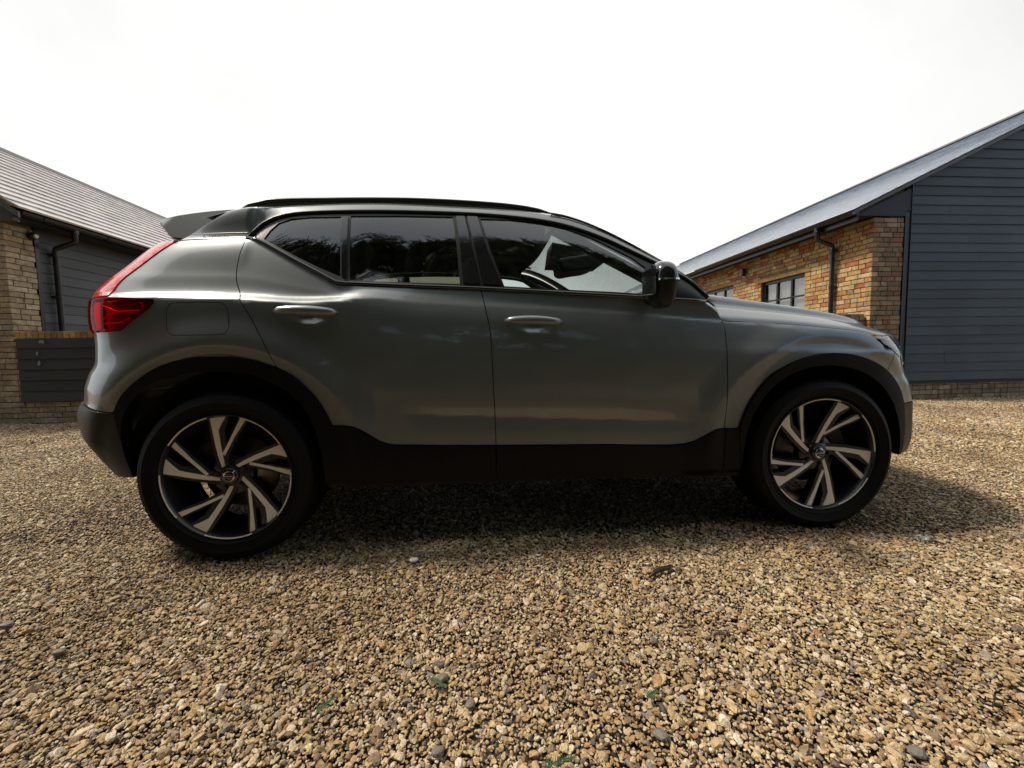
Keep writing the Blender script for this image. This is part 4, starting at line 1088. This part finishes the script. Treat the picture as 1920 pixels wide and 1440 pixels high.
    for sgn in (1, -1):
        pts = [(-.42, 2.885 + SL * (-.036)), (XR_, zv(XR_) + .0), (XR_, zv(XR_) + .055), (-.42, 2.935 + SL * (-.036))]
        if sgn < 0: pts = [(2 * XR_ - x, z) for x, z in pts]
        g = MB(); g.prism(pts, -.10, -.055); me = g.mesh('verge_trim'); recalc(me); link('verge_trim', me, M['lead'], b)
        g = MB(); g.prism([(x, z + .0) for x, z in [(pts[0][0], pts[0][1] + .02), (pts[1][0], pts[1][1] + .02), (pts[1][0], pts[1][1] + .045), (pts[0][0], pts[0][1] + .045)]], -.056, .013); me = g.mesh('verge_soffit'); recalc(me); link('verge_soffit', me, M['navy'], b)
    # slates in courses
    ca = math.atan(SL); Ls = (XR_ + .46) / math.cos(ca); n = int(Ls / .205)
    for sgn in (1, -1):
        for k in range(n + 1):
            a = k * .205; c = min(a + .235, Ls)
            def pt(d, h): x = -.44 + d * math.cos(ca) - h * math.sin(ca); return (x if sgn > 0 else 2 * XR_ - x, 2.90 + d * math.sin(ca) + h * math.cos(ca))
            g = MB(); g.prism([pt(a, .030), pt(c, .0245), pt(c, .018), pt(a, .0235)], -.115 + random.uniform(-.004, .004), YL); me = g.mesh('slate_course'); recalc(me); link('slate_course', me, M['slate'], b)
    g = MB(); zt_ = 2.90 + Ls * math.sin(ca); g.prism([(XR_ - .14, zt_ - .015), (XR_ - .13, zt_ + .01), (XR_, zt_ + .085), (XR_ + .13, zt_ + .01), (XR_ + .14, zt_ - .015)], -.12, YL); me = g.mesh('ridge_tiles'); recalc(me); link('ridge_tiles', me, M['lead'], b)
    # small outside lamp under the eaves (unlit)
    g = MB(); g.lathe([(0, 0), (.045, 0), (.05, .02), (.05, .16), (.03, .18), (0, .18)], 16, 'z', (-.07, 2.87, 2.50)); o = g.obj('wall_lamp', M['metal_black'], b, smooth=True, auto=40)
    g = MB(); g.lathe([(0, 0), (.035, -.0), (.03, -.012), (0, -.015)], 14, 'z', (-.07, 2.87, 2.499)); g.obj('lamp_glass', M['clearplastic'], o, smooth=True)
    # thin wire hanging near the corner
    g = MB(); g.tube([(-.012, .14, 1.36), (-.03, .145, 1.33), (-.035, .15, 1.24), (-.03, .15, 1.1)], .004, 5); g.obj('hanging_wire', M['chrome'], b)
    return b

def low_wall(name, label, x0, x1, y, ztop, panel_x, seed, mk):
    w = thing(name, label, 'wall', (x0, y, 0))
    L = x1 - x0
    g = MB(); g.box(0, L, .013, .20, -.1, ztop - .105); core = g.obj('wall_core', M['mortar_dark'], w)
    zc = ztop - .110
    ph = (panel_x - x0, L, .30, zc) if panel_x is not None else None
    it = brick_layout(0, L, 0, zc - .005, [ph] if ph else [], seed)
    lay(w, it, (0, 0, 0), 0, mk, 150, lambda p: camdist(p + Vector((x0, y, 0))) if x0 > 0 else p.x)
    n = int(L / .0765)
    for k in range(n):
        me = brick_mesh(.0675, .102, .215, 'brick_gold' if panel_x is not None else mk, random.randrange(4))
        o = bpy.data.objects.new('coping_brick', me); COL.objects.link(o); o.parent = w
        o.location = (k * .0765, random.uniform(-.004, .004) - .004, ztop - .103)
    g = MB(); g.box(0, n * .0765, .02, .2, ztop - .104, ztop - .004); g.obj('coping_mortar', M['mortar'], w)
    if ph:
        for k in range(6):
            z = .30 + k * .1455
            board(w, ph[0], L, z, (0, -.008, 0), 0, 'slat', exp=.1455 if k < 5 else .118, name='slat')
        # chalky scrapes on the slats
        for (cx, cz, wx, wz, n_, sd_) in SCRAPES:
            q = random.Random(sd_); g = MB()
            for k in range(n_):
                a = q.uniform(-wx, wx); c = q.uniform(-wz, wz); s = q.uniform(.006, .014); h = q.uniform(.008, .026)
                y = -.008 - .0265
                g.add([(cx + a - s, y, cz + c - h), (cx + a + s, y, cz + c - h * .7), (cx + a + s * .8, y + .001, cz + c + h), (cx + a - s * .6, y + .001, cz + c + h * .8)], [(0, 1, 2, 3)])
            o = g.obj('paint_scrape', M['chalk'], w)
    return w

# ------------------------------------------------------------------ left building
def build_left():
    b = thing('outbuilding', 'outbuilding with pale slate roof, brick corner pier and grey weatherboards at the left', 'building', (-5.2, 3.10, 0))
    YL = 15.0
    g = MB(); g.box(-5.0, -.013, .013, .30, -.1, 2.84); g.box(-.30, -.013, .30, .34, -.1, 2.84); g.box(-.30, -.055, .34, YL, -.1, 2.84); core = g.obj('wall_core', M['mortar_dark'], b)
    # pier side facing right (+X): u along +Y
    lay(core, brick_layout(0.0, .345, 0., 2.72, seed=11), (0, 0, 0), R(90), 'brick_pale', 150, lambda p: -p.z)
    lay(core, brick_layout(0.0, 1.2, 0., 2.72, seed=12), (-1.2, 0, 0), 0, 'brick_pale', 120, lambda p: -p.x)
    g = MB(); g.box(-.05, .004, .348, .40, 1.0, 2.75); g.obj('corner_trim', M['metal_black'], b)
    z = 1.12
    while z < 2.70:
        # faces +X : u along +Y, outward is +X -> rotation +90
        board(b, .40, YL, z, (-.03, 0, 0), R(90), 'board_grey'); z += .144
    g = MB(); g.box(-.02, .27, -.1, YL, 2.735, 2.75); g.obj('soffit', M['navy'], b)
    g = MB(); g.box(.255, .275, -.1, YL, 2.74, 2.86); g.obj('fascia', M['metal_black'], b)
    g = MB(); g.box(-.02, .27, -.13, -.05, 2.68, 2.86); g.obj('eave_box', M['board_grey'], b)
    gutter(b, .335, 2.80, -.12, YL, 1)
    downpipe(b, .33, .045, .57, 2.77, 1.25)
    ca = R(35); XRG = -2.10; Ls = (.40 - XRG) / math.cos(ca); n = int(Ls / .2)
    for sgn in (1, -1):
        for k in range(n + 1):
            a = k * .2; c = min(a + .23, Ls)
            def pt(d, h): x = .40 - d * math.cos(ca) + h * math.sin(ca); return (x if sgn > 0 else 2 * XRG - x, 2.80 + d * math.sin(ca) + h * math.cos(ca))
            g = MB(); g.prism([pt(a, .046), pt(c, .026), pt(c, .014), pt(a, .022)], -.20 + random.uniform(-.004, .004), YL); me = g.mesh('slate_course'); recalc(me); link('slate_course', me, M['slate_pale'], b)
    zt_ = 2.80 + Ls * math.sin(ca)
    g = MB(); g.prism([(XRG - .13, zt_ - .04), (XRG, zt_ + .07), (XRG + .13, zt_ - .04)], -.2, YL); me = g.mesh('ridge_tiles'); recalc(me); link('ridge_tiles', me, M['lead'], b)
    g = MB(); g.prism([(.26, 2.74), (XRG, zt_ - .06), (2 * XRG - .26, 2.74)], -.012, .05); me = g.mesh('gable_wall'); recalc(me); link('gable_wall', me, M['mortar'], b)
    for s in (1, -1):
        pts = [(.40, 2.77), (XRG, zt_ - .03), (XRG, zt_ - .10), (.40, 2.70)]
        if s < 0: pts = [(2 * XRG - x, z) for x, z in pts]
        g = MB(); g.prism(pts, -.19, -.165); me = g.mesh('barge_board'); recalc(me); link('barge_board', me, M['lead'], b)
    g = MB(); g.lathe([(0, 0), (.05, 0), (.055, .03), (.04, .07), (0, .08)], 16, 'x', (0, .30, 2.60)); o = g.obj('security_lamp', M['metal_black'], b, smooth=True, auto=40)
    g = MB(); g.lathe([(0, .0), (.035, 0), (.02, .02), (0, .022)], 12, 'x', (.08, .30, 2.60)); g.obj('lamp_glass', M['clearplastic'], o, smooth=True)
    return b

M['winglass'] = lens_mat('building_window_glass', (.8, .82, .8), .3, .02)
M['clearplastic'] = simple('frosted_lamp_glass', (.75, .75, .72), .25)

# ------------------------------------------------------------------ ground and gravel
def hgt(x, y):
    """gentle undulation of the raked gravel"""
    return (.006 * np.sin(1.9 * x + .7) * np.cos(2.3 * y + .3) + .005 * np.sin(4.7 * x - 3.1 * y) + .004 * np.sin(9.1 * y + 6.3 * x + 1.2))
STONES = [(0, (0.537, 0.388, 0.199)), (0.13, (0.621, 0.482, 0.28)), (0.24, (0.415, 0.285, 0.143)), (0.36, (0.746, 0.621, 0.426)), (0.47, (0.586, 0.434, 0.242)), (0.58, (0.278, 0.191, 0.107)), (0.67, (0.512, 0.32, 0.143)), (0.74, (0.642, 0.501, 0.329)), (0.83, (0.305, 0.263, 0.221)), (0.875, (0.204, 0.145, 0.097)), (0.91, (0.805, 0.697, 0.552)), (0.95, (0.407, 0.22, 0.107)), (0.963, (0.122, 0.109, 0.099)), (0.98, (0.332, 0.291, 0.261))]
def stone_mat():
    m, n, l, p = mat('gravel_stone')
    oi = n.new('ShaderNodeObjectInfo'); r = ramp(n, l, oi.outputs['Random'], STONES, 'CONSTANT')
    tc = n.new('ShaderNodeTexCoord')
    a = noise(n, l, 1.6, 5, tc.outputs['Object'], .65)
    c1 = ramp(n, l, a.outputs['Fac'], [(.32, (.62, .58, .52)), (.5, (1, 1, 1)), (.72, (1.22, 1.2, 1.14))])
    gp = n.new('ShaderNodeNewGeometry'); pn = noise(n, l, 1.3, 4, gp.outputs['Position'], .6)
    pc = ramp(n, l, pn.outputs['Fac'], [(.36, (.66, .61, .55)), (.50, (.88, .86, .83)), (.66, (1.04, 1.04, 1.04))])
    sc_ = mixc(n, l, 1., r.outputs[0], c1.outputs[0], 'MULTIPLY')
    l.new(mixc(n, l, 1., sc_, pc.outputs[0], 'MULTIPLY'), p.inputs['Base Color'])
    p.inputs['Roughness'].default_value = .45; p.inputs['Specular IOR Level'].default_value = .55
    bump(n, l, a.outputs['Fac'], .35, .25, p); return m
def ground_mat():
    m, n, l, p = mat('gravel_bed')
    tc = n.new('ShaderNodeNewGeometry')
    vo = n.new('ShaderNodeTexVoronoi'); vo.inputs['Scale'].default_value = 55; l.new(tc.outputs['Position'], vo.inputs['Vector'])
    sp = n.new('ShaderNodeSeparateColor'); l.new(vo.outputs['Color'], sp.inputs[0])
    r = ramp(n, l, sp.outputs[0], STONES, 'CONSTANT')
    d = ramp(n, l, vo.outputs['Distance'], [(.25, (1, 1, 1)), (.62, (.28, .25, .22))])
    stones = mixc(n, l, 1., r.outputs[0], d.outputs[0], 'MULTIPLY')
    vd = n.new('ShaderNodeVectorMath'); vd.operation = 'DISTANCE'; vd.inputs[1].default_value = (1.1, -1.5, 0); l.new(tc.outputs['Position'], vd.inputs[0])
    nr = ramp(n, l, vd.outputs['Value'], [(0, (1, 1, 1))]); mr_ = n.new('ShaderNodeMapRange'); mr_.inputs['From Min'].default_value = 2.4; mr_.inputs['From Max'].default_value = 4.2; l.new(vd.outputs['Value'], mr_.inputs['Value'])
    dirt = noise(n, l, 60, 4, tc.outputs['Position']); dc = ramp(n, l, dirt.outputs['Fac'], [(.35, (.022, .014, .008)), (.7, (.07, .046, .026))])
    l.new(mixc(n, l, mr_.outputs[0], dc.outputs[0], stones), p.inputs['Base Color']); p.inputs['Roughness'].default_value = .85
    iv = n.new('ShaderNodeMath'); iv.operation = 'SUBTRACT'; iv.inputs[0].default_value = 1; l.new(vo.outputs['Distance'], iv.inputs[1])
    bump(n, l, iv.outputs[0], 1., .02, p); return m
def build_ground():
    nx, ny = 140, 90
    xs = np.sign(np.linspace(-1, 1, nx)) * np.abs(np.linspace(-1, 1, nx)) ** 3 * 300 + 1; ys = np.sign(np.linspace(-1, 1, ny)) * np.abs(np.linspace(-1, 1, ny)) ** 3 * 300
    vs = [(x, y, -.016 + (float(hgt(x, y)) if abs(x) < 12 and abs(y) < 10 else 0)) for x in xs for y in ys]
    fs = [(i * ny + j, (i + 1) * ny + j, (i + 1) * ny + j + 1, i * ny + j + 1) for i in range(nx - 1) for j in range(ny - 1)]
    me = bpy.data.meshes.new('ground'); me.from_pydata(vs, [], fs); me.polygons.foreach_set('use_smooth', [True] * len(fs)); me.update()
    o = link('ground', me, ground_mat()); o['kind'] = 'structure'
def build_gravel():
    sm = stone_mat(); coll = bpy.data.collections.new('gravel_stones')
    import bmesh
    for k in range(10):
        bm = bmesh.new(); bmesh.ops.create_icosphere(bm, subdivisions=2, radius=1)
        r_ = np.random.default_rng(100 + k); cuts = r_.normal(size=(9, 3)); cuts /= np.linalg.norm(cuts, axis=1)[:, None]; dd = r_.uniform(.50, .86, 9)
        sc = (r_.uniform(.85, 1.15), r_.uniform(.62, .95), r_.uniform(.42, .72))
        for v_ in bm.verts:
            p = np.array(v_.co)
            for c_, d_ in zip(cuts, dd):
                t = p @ c_
                if t > d_: p = p - c_ * (t - d_) * .99
            v_.co = Vector((p[0] * sc[0], p[1] * sc[1], p[2] * sc[2]))
        me = bpy.data.meshes.new('stone'); bm.to_mesh(me); bm.free()
        me.polygons.foreach_set('use_smooth', [False] * len(me.polygons)); me.materials.append(sm)
        so = bpy.data.objects.new('stone', me); coll.objects.link(so)
    # positions: denser close to the camera
    C = np.array([1.09, -2.61]); pts = []
    def region(x0, x1, y0, y1, step, cond):
        X, Y = np.meshgrid(np.arange(x0, x1, step), np.arange(y0, y1, step)); X = X + rng.uniform(-.5, .5, X.shape) * step; Y = Y + rng.uniform(-.5, .5, Y.shape) * step
        P = np.c_[X.ravel(), Y.ravel()]; d = P - C; yw = R(4.384); dep = d[:, 0] * math.sin(yw) + d[:, 1] * math.cos(yw); lat = d[:, 0] * math.cos(yw) - d[:, 1] * math.sin(yw)
        return P[cond(dep, np.abs(lat))], 0
    fr = lambda dep, lat: lat < dep * 1.40 + .45
    A, _ = region(-3, 5, -2.5, -.6, .0080, lambda d, t: (d > .45) & (d <= 1.75) & fr(d, t))
    B, _ = region(-6, 8, -1.4, 1.2, .0116, lambda d, t: (d > 1.75) & (d <= 3.1) & fr(d, t))
    D, _ = region(-9, 13, -.2, 3.4, .0180, lambda d, t: (d > 3.1) & (d <= 6.6) & fr(d, t))
    D = D[~((np.abs(D[:, 0] - .9) < 1.2) & (D[:, 1] > 1.2))]
    P = np.vstack([A, B, D]); n = len(P)
    sz = np.r_[rng.lognormal(math.log(.0053), .42, len(A)), rng.lognormal(math.log(.0064), .34, len(B)), rng.lognormal(math.log(.0100), .28, len(D))]
    big = rng.random(n) < .02; sz[big] *= 1.8; sz = np.clip(sz, .004, .021)
    z = hgt(P[:, 0], P[:, 1]) + rng.uniform(-.008, .004, n) - .001
    co = np.c_[P, z].astype(np.float32)
    rot = np.c_[rng.normal(0, .38, n), rng.normal(0, .38, n), rng.uniform(0, 6.283, n)].astype(np.float32)
    me = bpy.data.meshes.new('gravel'); me.vertices.add(n); me.vertices.foreach_set('co', co.ravel())
    a = me.attributes.new('rot', 'FLOAT_VECTOR', 'POINT'); a.data.foreach_set('vector', rot.ravel())
    a = me.attributes.new('size', 'FLOAT', 'POINT'); a.data.foreach_set('value', sz.astype(np.float32))
    me.update(); o = link('gravel', me); o['kind'] = 'stuff'; o['label'] = 'pale tan pea gravel covering the yard'
    ng = bpy.data.node_groups.new('scatter_stones', 'GeometryNodeTree')
    ng.interface.new_socket('Geometry', in_out='INPUT', socket_type='NodeSocketGeometry'); ng.interface.new_socket('Geometry', in_out='OUTPUT', socket_type='NodeSocketGeometry')
    N, L = ng.nodes, ng.links; gi = N.new('NodeGroupInput'); go = N.new('NodeGroupOutput')
    ci = N.new('GeometryNodeCollectionInfo'); ci.inputs['Collection'].default_value = coll; ci.inputs['Separate Children'].default_value = True; ci.inputs['Reset Children'].default_value = True
    ip = N.new('GeometryNodeInstanceOnPoints'); ip.inputs['Pick Instance'].default_value = True
    m2p = N.new('GeometryNodeMeshToPoints')
    ri = N.new('FunctionNodeRandomValue'); ri.data_type = 'INT'; ri.inputs[4].default_value = 0; ri.inputs[5].default_value = 9
    ar = N.new('GeometryNodeInputNamedAttribute'); ar.data_type = 'FLOAT_VECTOR'; ar.inputs['Name'].default_value = 'rot'
    asz = N.new('GeometryNodeInputNamedAttribute'); asz.data_type = 'FLOAT'; asz.inputs['Name'].default_value = 'size'
    e2r = N.new('FunctionNodeEulerToRotation')
    L.new(gi.outputs[0], m2p.inputs[0]); L.new(m2p.outputs[0], ip.inputs['Points']); L.new(ci.outputs[0], ip.inputs['Instance'])
    L.new(ri.outputs[2], ip.inputs['Instance Index']); L.new(ar.outputs[0], e2r.inputs[0]); L.new(e2r.outputs[0], ip.inputs['Rotation']); L.new(asz.outputs[0], ip.inputs['Scale'])
    L.new(ip.outputs[0], go.inputs[0])
    md = o.modifiers.new('scatter', 'NODES'); md.node_group = ng
    print('gravel stones', n)

# ------------------------------------------------------------------ tall conifer hedge behind the camera (seen in the car's paint and glass)
def build_hedge():
    m, n, l, p = mat('conifer_foliage')
    tc = n.new('ShaderNodeNewGeometry'); a = noise(n, l, 2.5, 4, tc.outputs['Position'])
    r = ramp(n, l, a.outputs['Fac'], [(.3, (.020, .032, .014)), (.7, (.055, .075, .030))]); l.new(r.outputs[0], p.inputs['Base Color']); p.inputs['Roughness'].default_value = .8
    bark = simple('dry_branch_bark', (.07, .05, .035), .9, nscale=12)
    h = thing('conifer_hedge', 'tall dark conifer hedge standing behind the viewpoint and mirrored in the car', 'hedge', (0, -4.5, 0))
    rr = random.Random(5); g = MB()
    X0, X1, H = -22., 6.6, 9.4
    tops = lambda x: H + .62 * max(-2.6, min(x - 1.2, 3.5)) + .8 * min(5., max(0, -2.6 - x)) + .22 * math.sin(x * 1.7) + .15 * math.sin(x * 4.1 + 1) + .12 * math.sin(x * 9 + 2)
    nx, nz = 150, 34; vs = []
    for i in range(nx + 1):
        for j in range(nz + 1):
            x = X0 + (X1 - X0) * i / nx; z = tops(x) * j / nz; vs.append((x, -.25 + .22 * math.sin(x * 2.3 + z * 1.1) + .15 * math.sin(z * 3 - x * 5) - .35 * (j / nz) ** 3, z))
    def gap(x, z):
        """open chinks near the foot of the hedge where daylight comes through"""
        for gx, gz, wx, wz in GAPS:
            if abs(x - gx) < wx and abs(z - gz) < wz and rr.random() < .34: return True
        return False
    idx = lambda i, j: i * (nz + 1) + j
    fs = []
    for i in range(nx):
        for j in range(nz):
            if vs[idx(i, j)][2] < 2.4: continue
            fs.append((idx(i, j), idx(i + 1, j), idx(i + 1, j + 1), idx(i, j + 1)))
    g.add(vs, fs)
    # finer lower part, so that the chinks are small
    fx, fz = .045, .03; n1 = int((X1 - X0) / fx); n2 = int(2.75 / fz)
    def yy(x, z): return -.25 + .22 * math.sin(x * 2.3 + z * 1.1) + .15 * math.sin(z * 3 - x * 5) - .35 * (z / tops(x)) ** 3
    for i in range(n1):
        x = X0 + i * fx
        if x < -4 and i % 6: continue
        wdt = fx * (6 if x < -4 else 1)
        run = None
        for j in range(n2):
            z = j * fz; hole = x > -4 and gap(x, z)
            if not hole and run is None: run = z
            if (hole or j == n2 - 1) and run is not None:
                zz = z if hole else z + fz; k = max(1, int((zz - run) / .35))
                for q in range(k):
                    a, c = run + (zz - run) * q / k, run + (zz - run) * (q + 1) / k
                    g.add([(x, yy(x, a), a), (x + wdt, yy(x + wdt, a), a), (x + wdt, yy(x + wdt, c), c), (x, yy(x, c), c)], [(0, 1, 2, 3)])
                run = None
    core = g.obj('foliage_mass', m, h)
    g = MB()
    def spray(c, d, L, wd):
        d = d.normalized(); s = d.cross(Vector((rr.uniform(-1, 1), rr.uniform(-1, 1), rr.uniform(-1, 1)))).normalized()
        for k in range(6):
            t = (k + .5) / 6; b = c + d * L * t
            for sg in (1, -1):
                e = b + (s * sg + d * .8).normalized() * wd * (1.1 - t); g.add([b - d * .012, b + d * .03, e], [(0, 1, 2)])
        q = s.cross(d) * .008; g.add([c - q, c + q, c + d * L], [(0, 1, 2)])
    for k in range(11000):
        x = rr.uniform(X0, X1); z = rr.uniform(.02, 1) ** .8 * tops(x); j = z / tops(x)
        if any(abs(x - a[0]) < a[2] + .1 and abs(z - a[1]) < a[3] + .1 for a in GAPS): continue
        y = -.25 + .22 * math.sin(x * 2.3 + z * 1.1) + .15 * math.sin(z * 3 - x * 5) - .35 * j ** 3
        spray(Vector((x, y, z)), Vector((rr.uniform(-.8, .8), rr.uniform(.3, 1), rr.uniform(-.2, .9))), rr.uniform(.2, .5), rr.uniform(.06, .16))
    for k in range(1100):
        x = rr.uniform(X0, X1); z = tops(x); c = Vector((x, -.6 + rr.uniform(-.2, .2), z - .2))
        d = Vector((rr.gauss(0, .8), rr.gauss(0, .3), 1)); L = rr.uniform(.3, 1.0) * (1.3 if rr.random() < .15 else 1)
        spray(c, d, L, .20)
        for q in range(3): spray(c + d.normalized() * L * rr.uniform(.3, .8), d.normalized() + Vector((rr.uniform(-1, 1), 0, rr.uniform(-.2, .6))), L * .5, .12)
    o = g.obj('branch_sprays', m, h); o['kind'] = 'stuff'
    # far tree line beyond the yard
    for x0, x1, y, H_, nm, lab in ((-60, 70, 70, 3.2, 'field_hedge', 'low dark field hedge far behind the car'),):
        g = MB()
        for k in range(2600):
            x = rr.uniform(x0, x1); z = rr.uniform(0, 1) * H_ * (.8 + .2 * math.sin(x * .3)); c = Vector((x, y + rr.uniform(-1, 1), z)); u = Vector((rr.uniform(-1, 1), rr.uniform(-1, 1), rr.uniform(-1, 1))).normalized() * .5; w_ = u.cross(Vector((rr.uniform(-1, 1), .3, rr.uniform(-1, 1)))).normalized() * .5
            g.add([c - u - w_, c + u - w_, c + u + w_, c - u + w_], [(0, 1, 2, 3)])
        o = g.obj(nm, m); tag(o, lab, 'hedge')

# ------------------------------------------------------------------ small things lying on the gravel
def build_litter():
    bark = simple('wet_dark_bark', (.018, .016, .015), .45, nscale=60, namt=.4)
    brown = simple('brown_twig_bark', (.085, .052, .03), .8, nscale=60, namt=.4)
    white = simple('white_flint', (.75, .73, .68), .4, nscale=40, namt=.1)
    green = simple('green_conifer_sprig', (.045, .085, .03), .7, nscale=50, namt=.4)
    grey = simple('grey_stone', (.17, .155, .135), .6, nscale=40, namt=.3)
    def place(o, x, y, z, rz, lab, cat, group=None):
        o.location = (x, y, z + float(hgt(x, y))); o.rotation_euler = (0, 0, rz); tag(o, lab, cat, group)
    g = MB(); pts = [(-.065, 0, 0), (-.03, .006, .004), (0, .004, .006), (.03, -.002, .005), (.062, .004, .002)]
    g.tube(pts, [.004, .0085, .0095, .009, .005], 9); place(g.obj('bark_strip', bark, smooth=True), 1.763, -1.228, .014, R(26), 'short black strip of wet bark on the gravel in front of the doors', 'bark')
    def stonelike(name, m_, r_, seed, sc=(1, .7, .4)):
        import bmesh
        bm = bmesh.new(); bmesh.ops.create_icosphere(bm, subdivisions=2, radius=r_); q = np.random.default_rng(seed)
        cu = q.normal(size=(7, 3)); cu /= np.linalg.norm(cu, axis=1)[:, None]
        for v_ in bm.verts:
            p = np.array(v_.co) / r_
            for c_ in cu:
                t = p @ c_
                if t > .7: p = p - c_ * (t - .7) * .9
            v_.co = Vector((p[0] * sc[0] * r_, p[1] * sc[1] * r_, p[2] * sc[2] * r_))
        me = bpy.data.meshes.new(name); bm.to_mesh(me); bm.free(); return link(name, me, m_)
    place(stonelike('white_stone', white, .024, 1), .786, -1.029, .012, .3, 'flat white stone lying just in front of the rear door', 'stone')
    # clear crumpled plastic wrapper, right of the front wheel
    g = MB(); q = random.Random(3); n = 7; vs = [(-.05 + .1 * i / n, -.018 + .036 * j / 4, .006 + q.uniform(0, .014)) for i in range(n + 1) for j in range(5)]
    g.add(vs, [(i * 5 + j, (i + 1) * 5 + j, (i + 1) * 5 + j + 1, i * 5 + j + 1) for i in range(n) for j in range(4)])
    wp = lens_mat('clear_plastic_film', (.8, .82, .82), 3.5, .08)
    place(g.obj('plastic_wrapper', wp), 3.053, -1.087, .010, -.15, 'crumpled clear plastic wrapper glinting on the gravel right of the front wheel', 'wrapper')
    def twig(L, seed, m_, r_=.0028):
        q = random.Random(seed); pts = [(L * (k / 7 - .5), q.uniform(-.008, .008), .004 + q.uniform(0, .006)) for k in range(8)]
        g = MB(); g.tube(pts, [r_ * (1 - .5 * k / 7) for k in range(8)], 6)
        g.tube([pts[3], (pts[3][0] + .02, pts[3][1] + .02, .010)], r_ * .6, 5); return g.obj('twig', m_, smooth=True)
    for (px, py, L, rz, s, lab) in TWIGS:
        place(twig(L, s, brown if s % 2 else bark), px, py, .013, rz, lab, 'twig', 'twigs on the gravel')
    def sprig(seed, L=.05):
        q = random.Random(seed); g = MB(); g.tube([(-L / 2, 0, .004), (0, .004, .008), (L / 2, 0, .006)], .0012, 5)
        for k in range(14):
            t = (k + .5) / 14; b = Vector((-L / 2 + L * t, 0, .007))
            for sg in (1, -1): e = b + Vector((.008, sg * (.016 - .010 * t), q.uniform(-.002, .006))); g.add([b - Vector((.0015, 0, 0)), b + Vector((.0025, 0, 0)), e], [(0, 1, 2)])
        return g.obj('conifer_sprig', green)
    for (px, py, L, rz, s, lab) in SPRIGS: place(sprig(s, L), px, py, .015, rz, lab, 'sprig', 'green conifer sprigs on the gravel')
    for (px, py, r_, rz, s, lab) in GREYS: place(stonelike('grey_stone', grey, r_, s, (1, .75, .5)), px, py, .010, rz, lab, 'stone', 'larger grey stones in the gravel')

SCRAPES = [(.375, 1.112, .030, .008, 7, 1), (.300, .955, .006, .012, 6, 2), (.312, .820, .010, .016, 8, 3)]
GAPS = [(1.10, 1.90, .40, .12), (1.58, 1.45, .24, .10), (2.10, 1.45, .16, .10), (.6, 1.6, .2, .1), (2.5, 1.9, .3, .1), (-.08, 1.73, .16, .07), (.38, 1.68, .10, .05), (-.42, 1.52, .07, .04), (2.9, 2.2, .10, .05), (3.4, 1.6, .08, .05)]
TWIGS = [(.391, -1.389, .055, .1, 2, 'thin dark twig in front of the rear tyre, on the left of the foreground'),
         (.238, -1.456, .075, -.25, 1, 'brown twig on the left foreground gravel, nearer the camera than the thin dark one'),
         (-1.125, -.606, .17, .5, 4, 'long dark bent twig at the far left edge of the gravel'),
         (1.798, -1.568, .07, -.15, 3, 'brown twig on the right foreground gravel beyond the black bark strip'),
         (1.291, -1.517, .06, 1.0, 5, 'brown twig in the middle of the foreground gravel'),
         (2.290, -1.840, .05, -.3, 6, 'short dark twig near the lower right corner of the picture'),
         (6.30, 2.10, .12, -.1, 8, 'dark twig lying near the brick plinth under the boarded gable')]
SPRIGS = [(1.490, -1.746, .035, .5, 1, 'small green conifer sprig in the foreground right of the middle'), (.956, -1.645, .05, -.6, 2, 'green conifer sprig beside the larger grey stones in the middle foreground'),
          (1.236, -1.868, .07, .2, 3, 'green conifer sprig at the very bottom edge of the picture'), (.692, -1.696, .045, .9, 4, 'green conifer sprig on the left foreground gravel')]
GREYS = [(1.044, -1.703, .017, .8, 3, 'larger grey stone in the middle foreground right of a green sprig'), (.966, -1.620, .018, .2, 4, 'larger grey stone just beyond a green sprig in the middle foreground'),
         (1.471, -1.831, .019, -.3, 5, 'dark grey stone in the right half of the near foreground'), (.975, -1.811, .016, .5, 6, 'grey stone near the bottom edge left of the middle'),
         (-.184, -1.421, .018, .1, 7, 'dark slaty stone on the left foreground gravel'), (-.478, -1.288, .022, .4, 8, 'dark grey stone at the far left edge of the foreground'),
         (1.580, -1.557, .014, .7, 9, 'small grey stone on the gravel beyond the middle foreground twig'), (1.988, -1.922, .020, .1, 10, 'large grey stone by the lower right corner of the picture')]

build_ground()
build_right()
low_wall('yard_wall', 'low brick yard wall with brick-on-edge coping running from the barn corner behind the bonnet', 4.6, 7.154 - .002, 3.06, 1.376, None, 21, 'brick_buff')
build_left()
low_wall('panelled_yard_wall', 'low wall with golden brick-on-edge coping and dark slat panel beside the left outbuilding', -5.196, -2.0, 3.10, 1.252, -5.16, 22, 'brick_pale')
build_car()
build_hedge()
build_gravel()
build_litter()
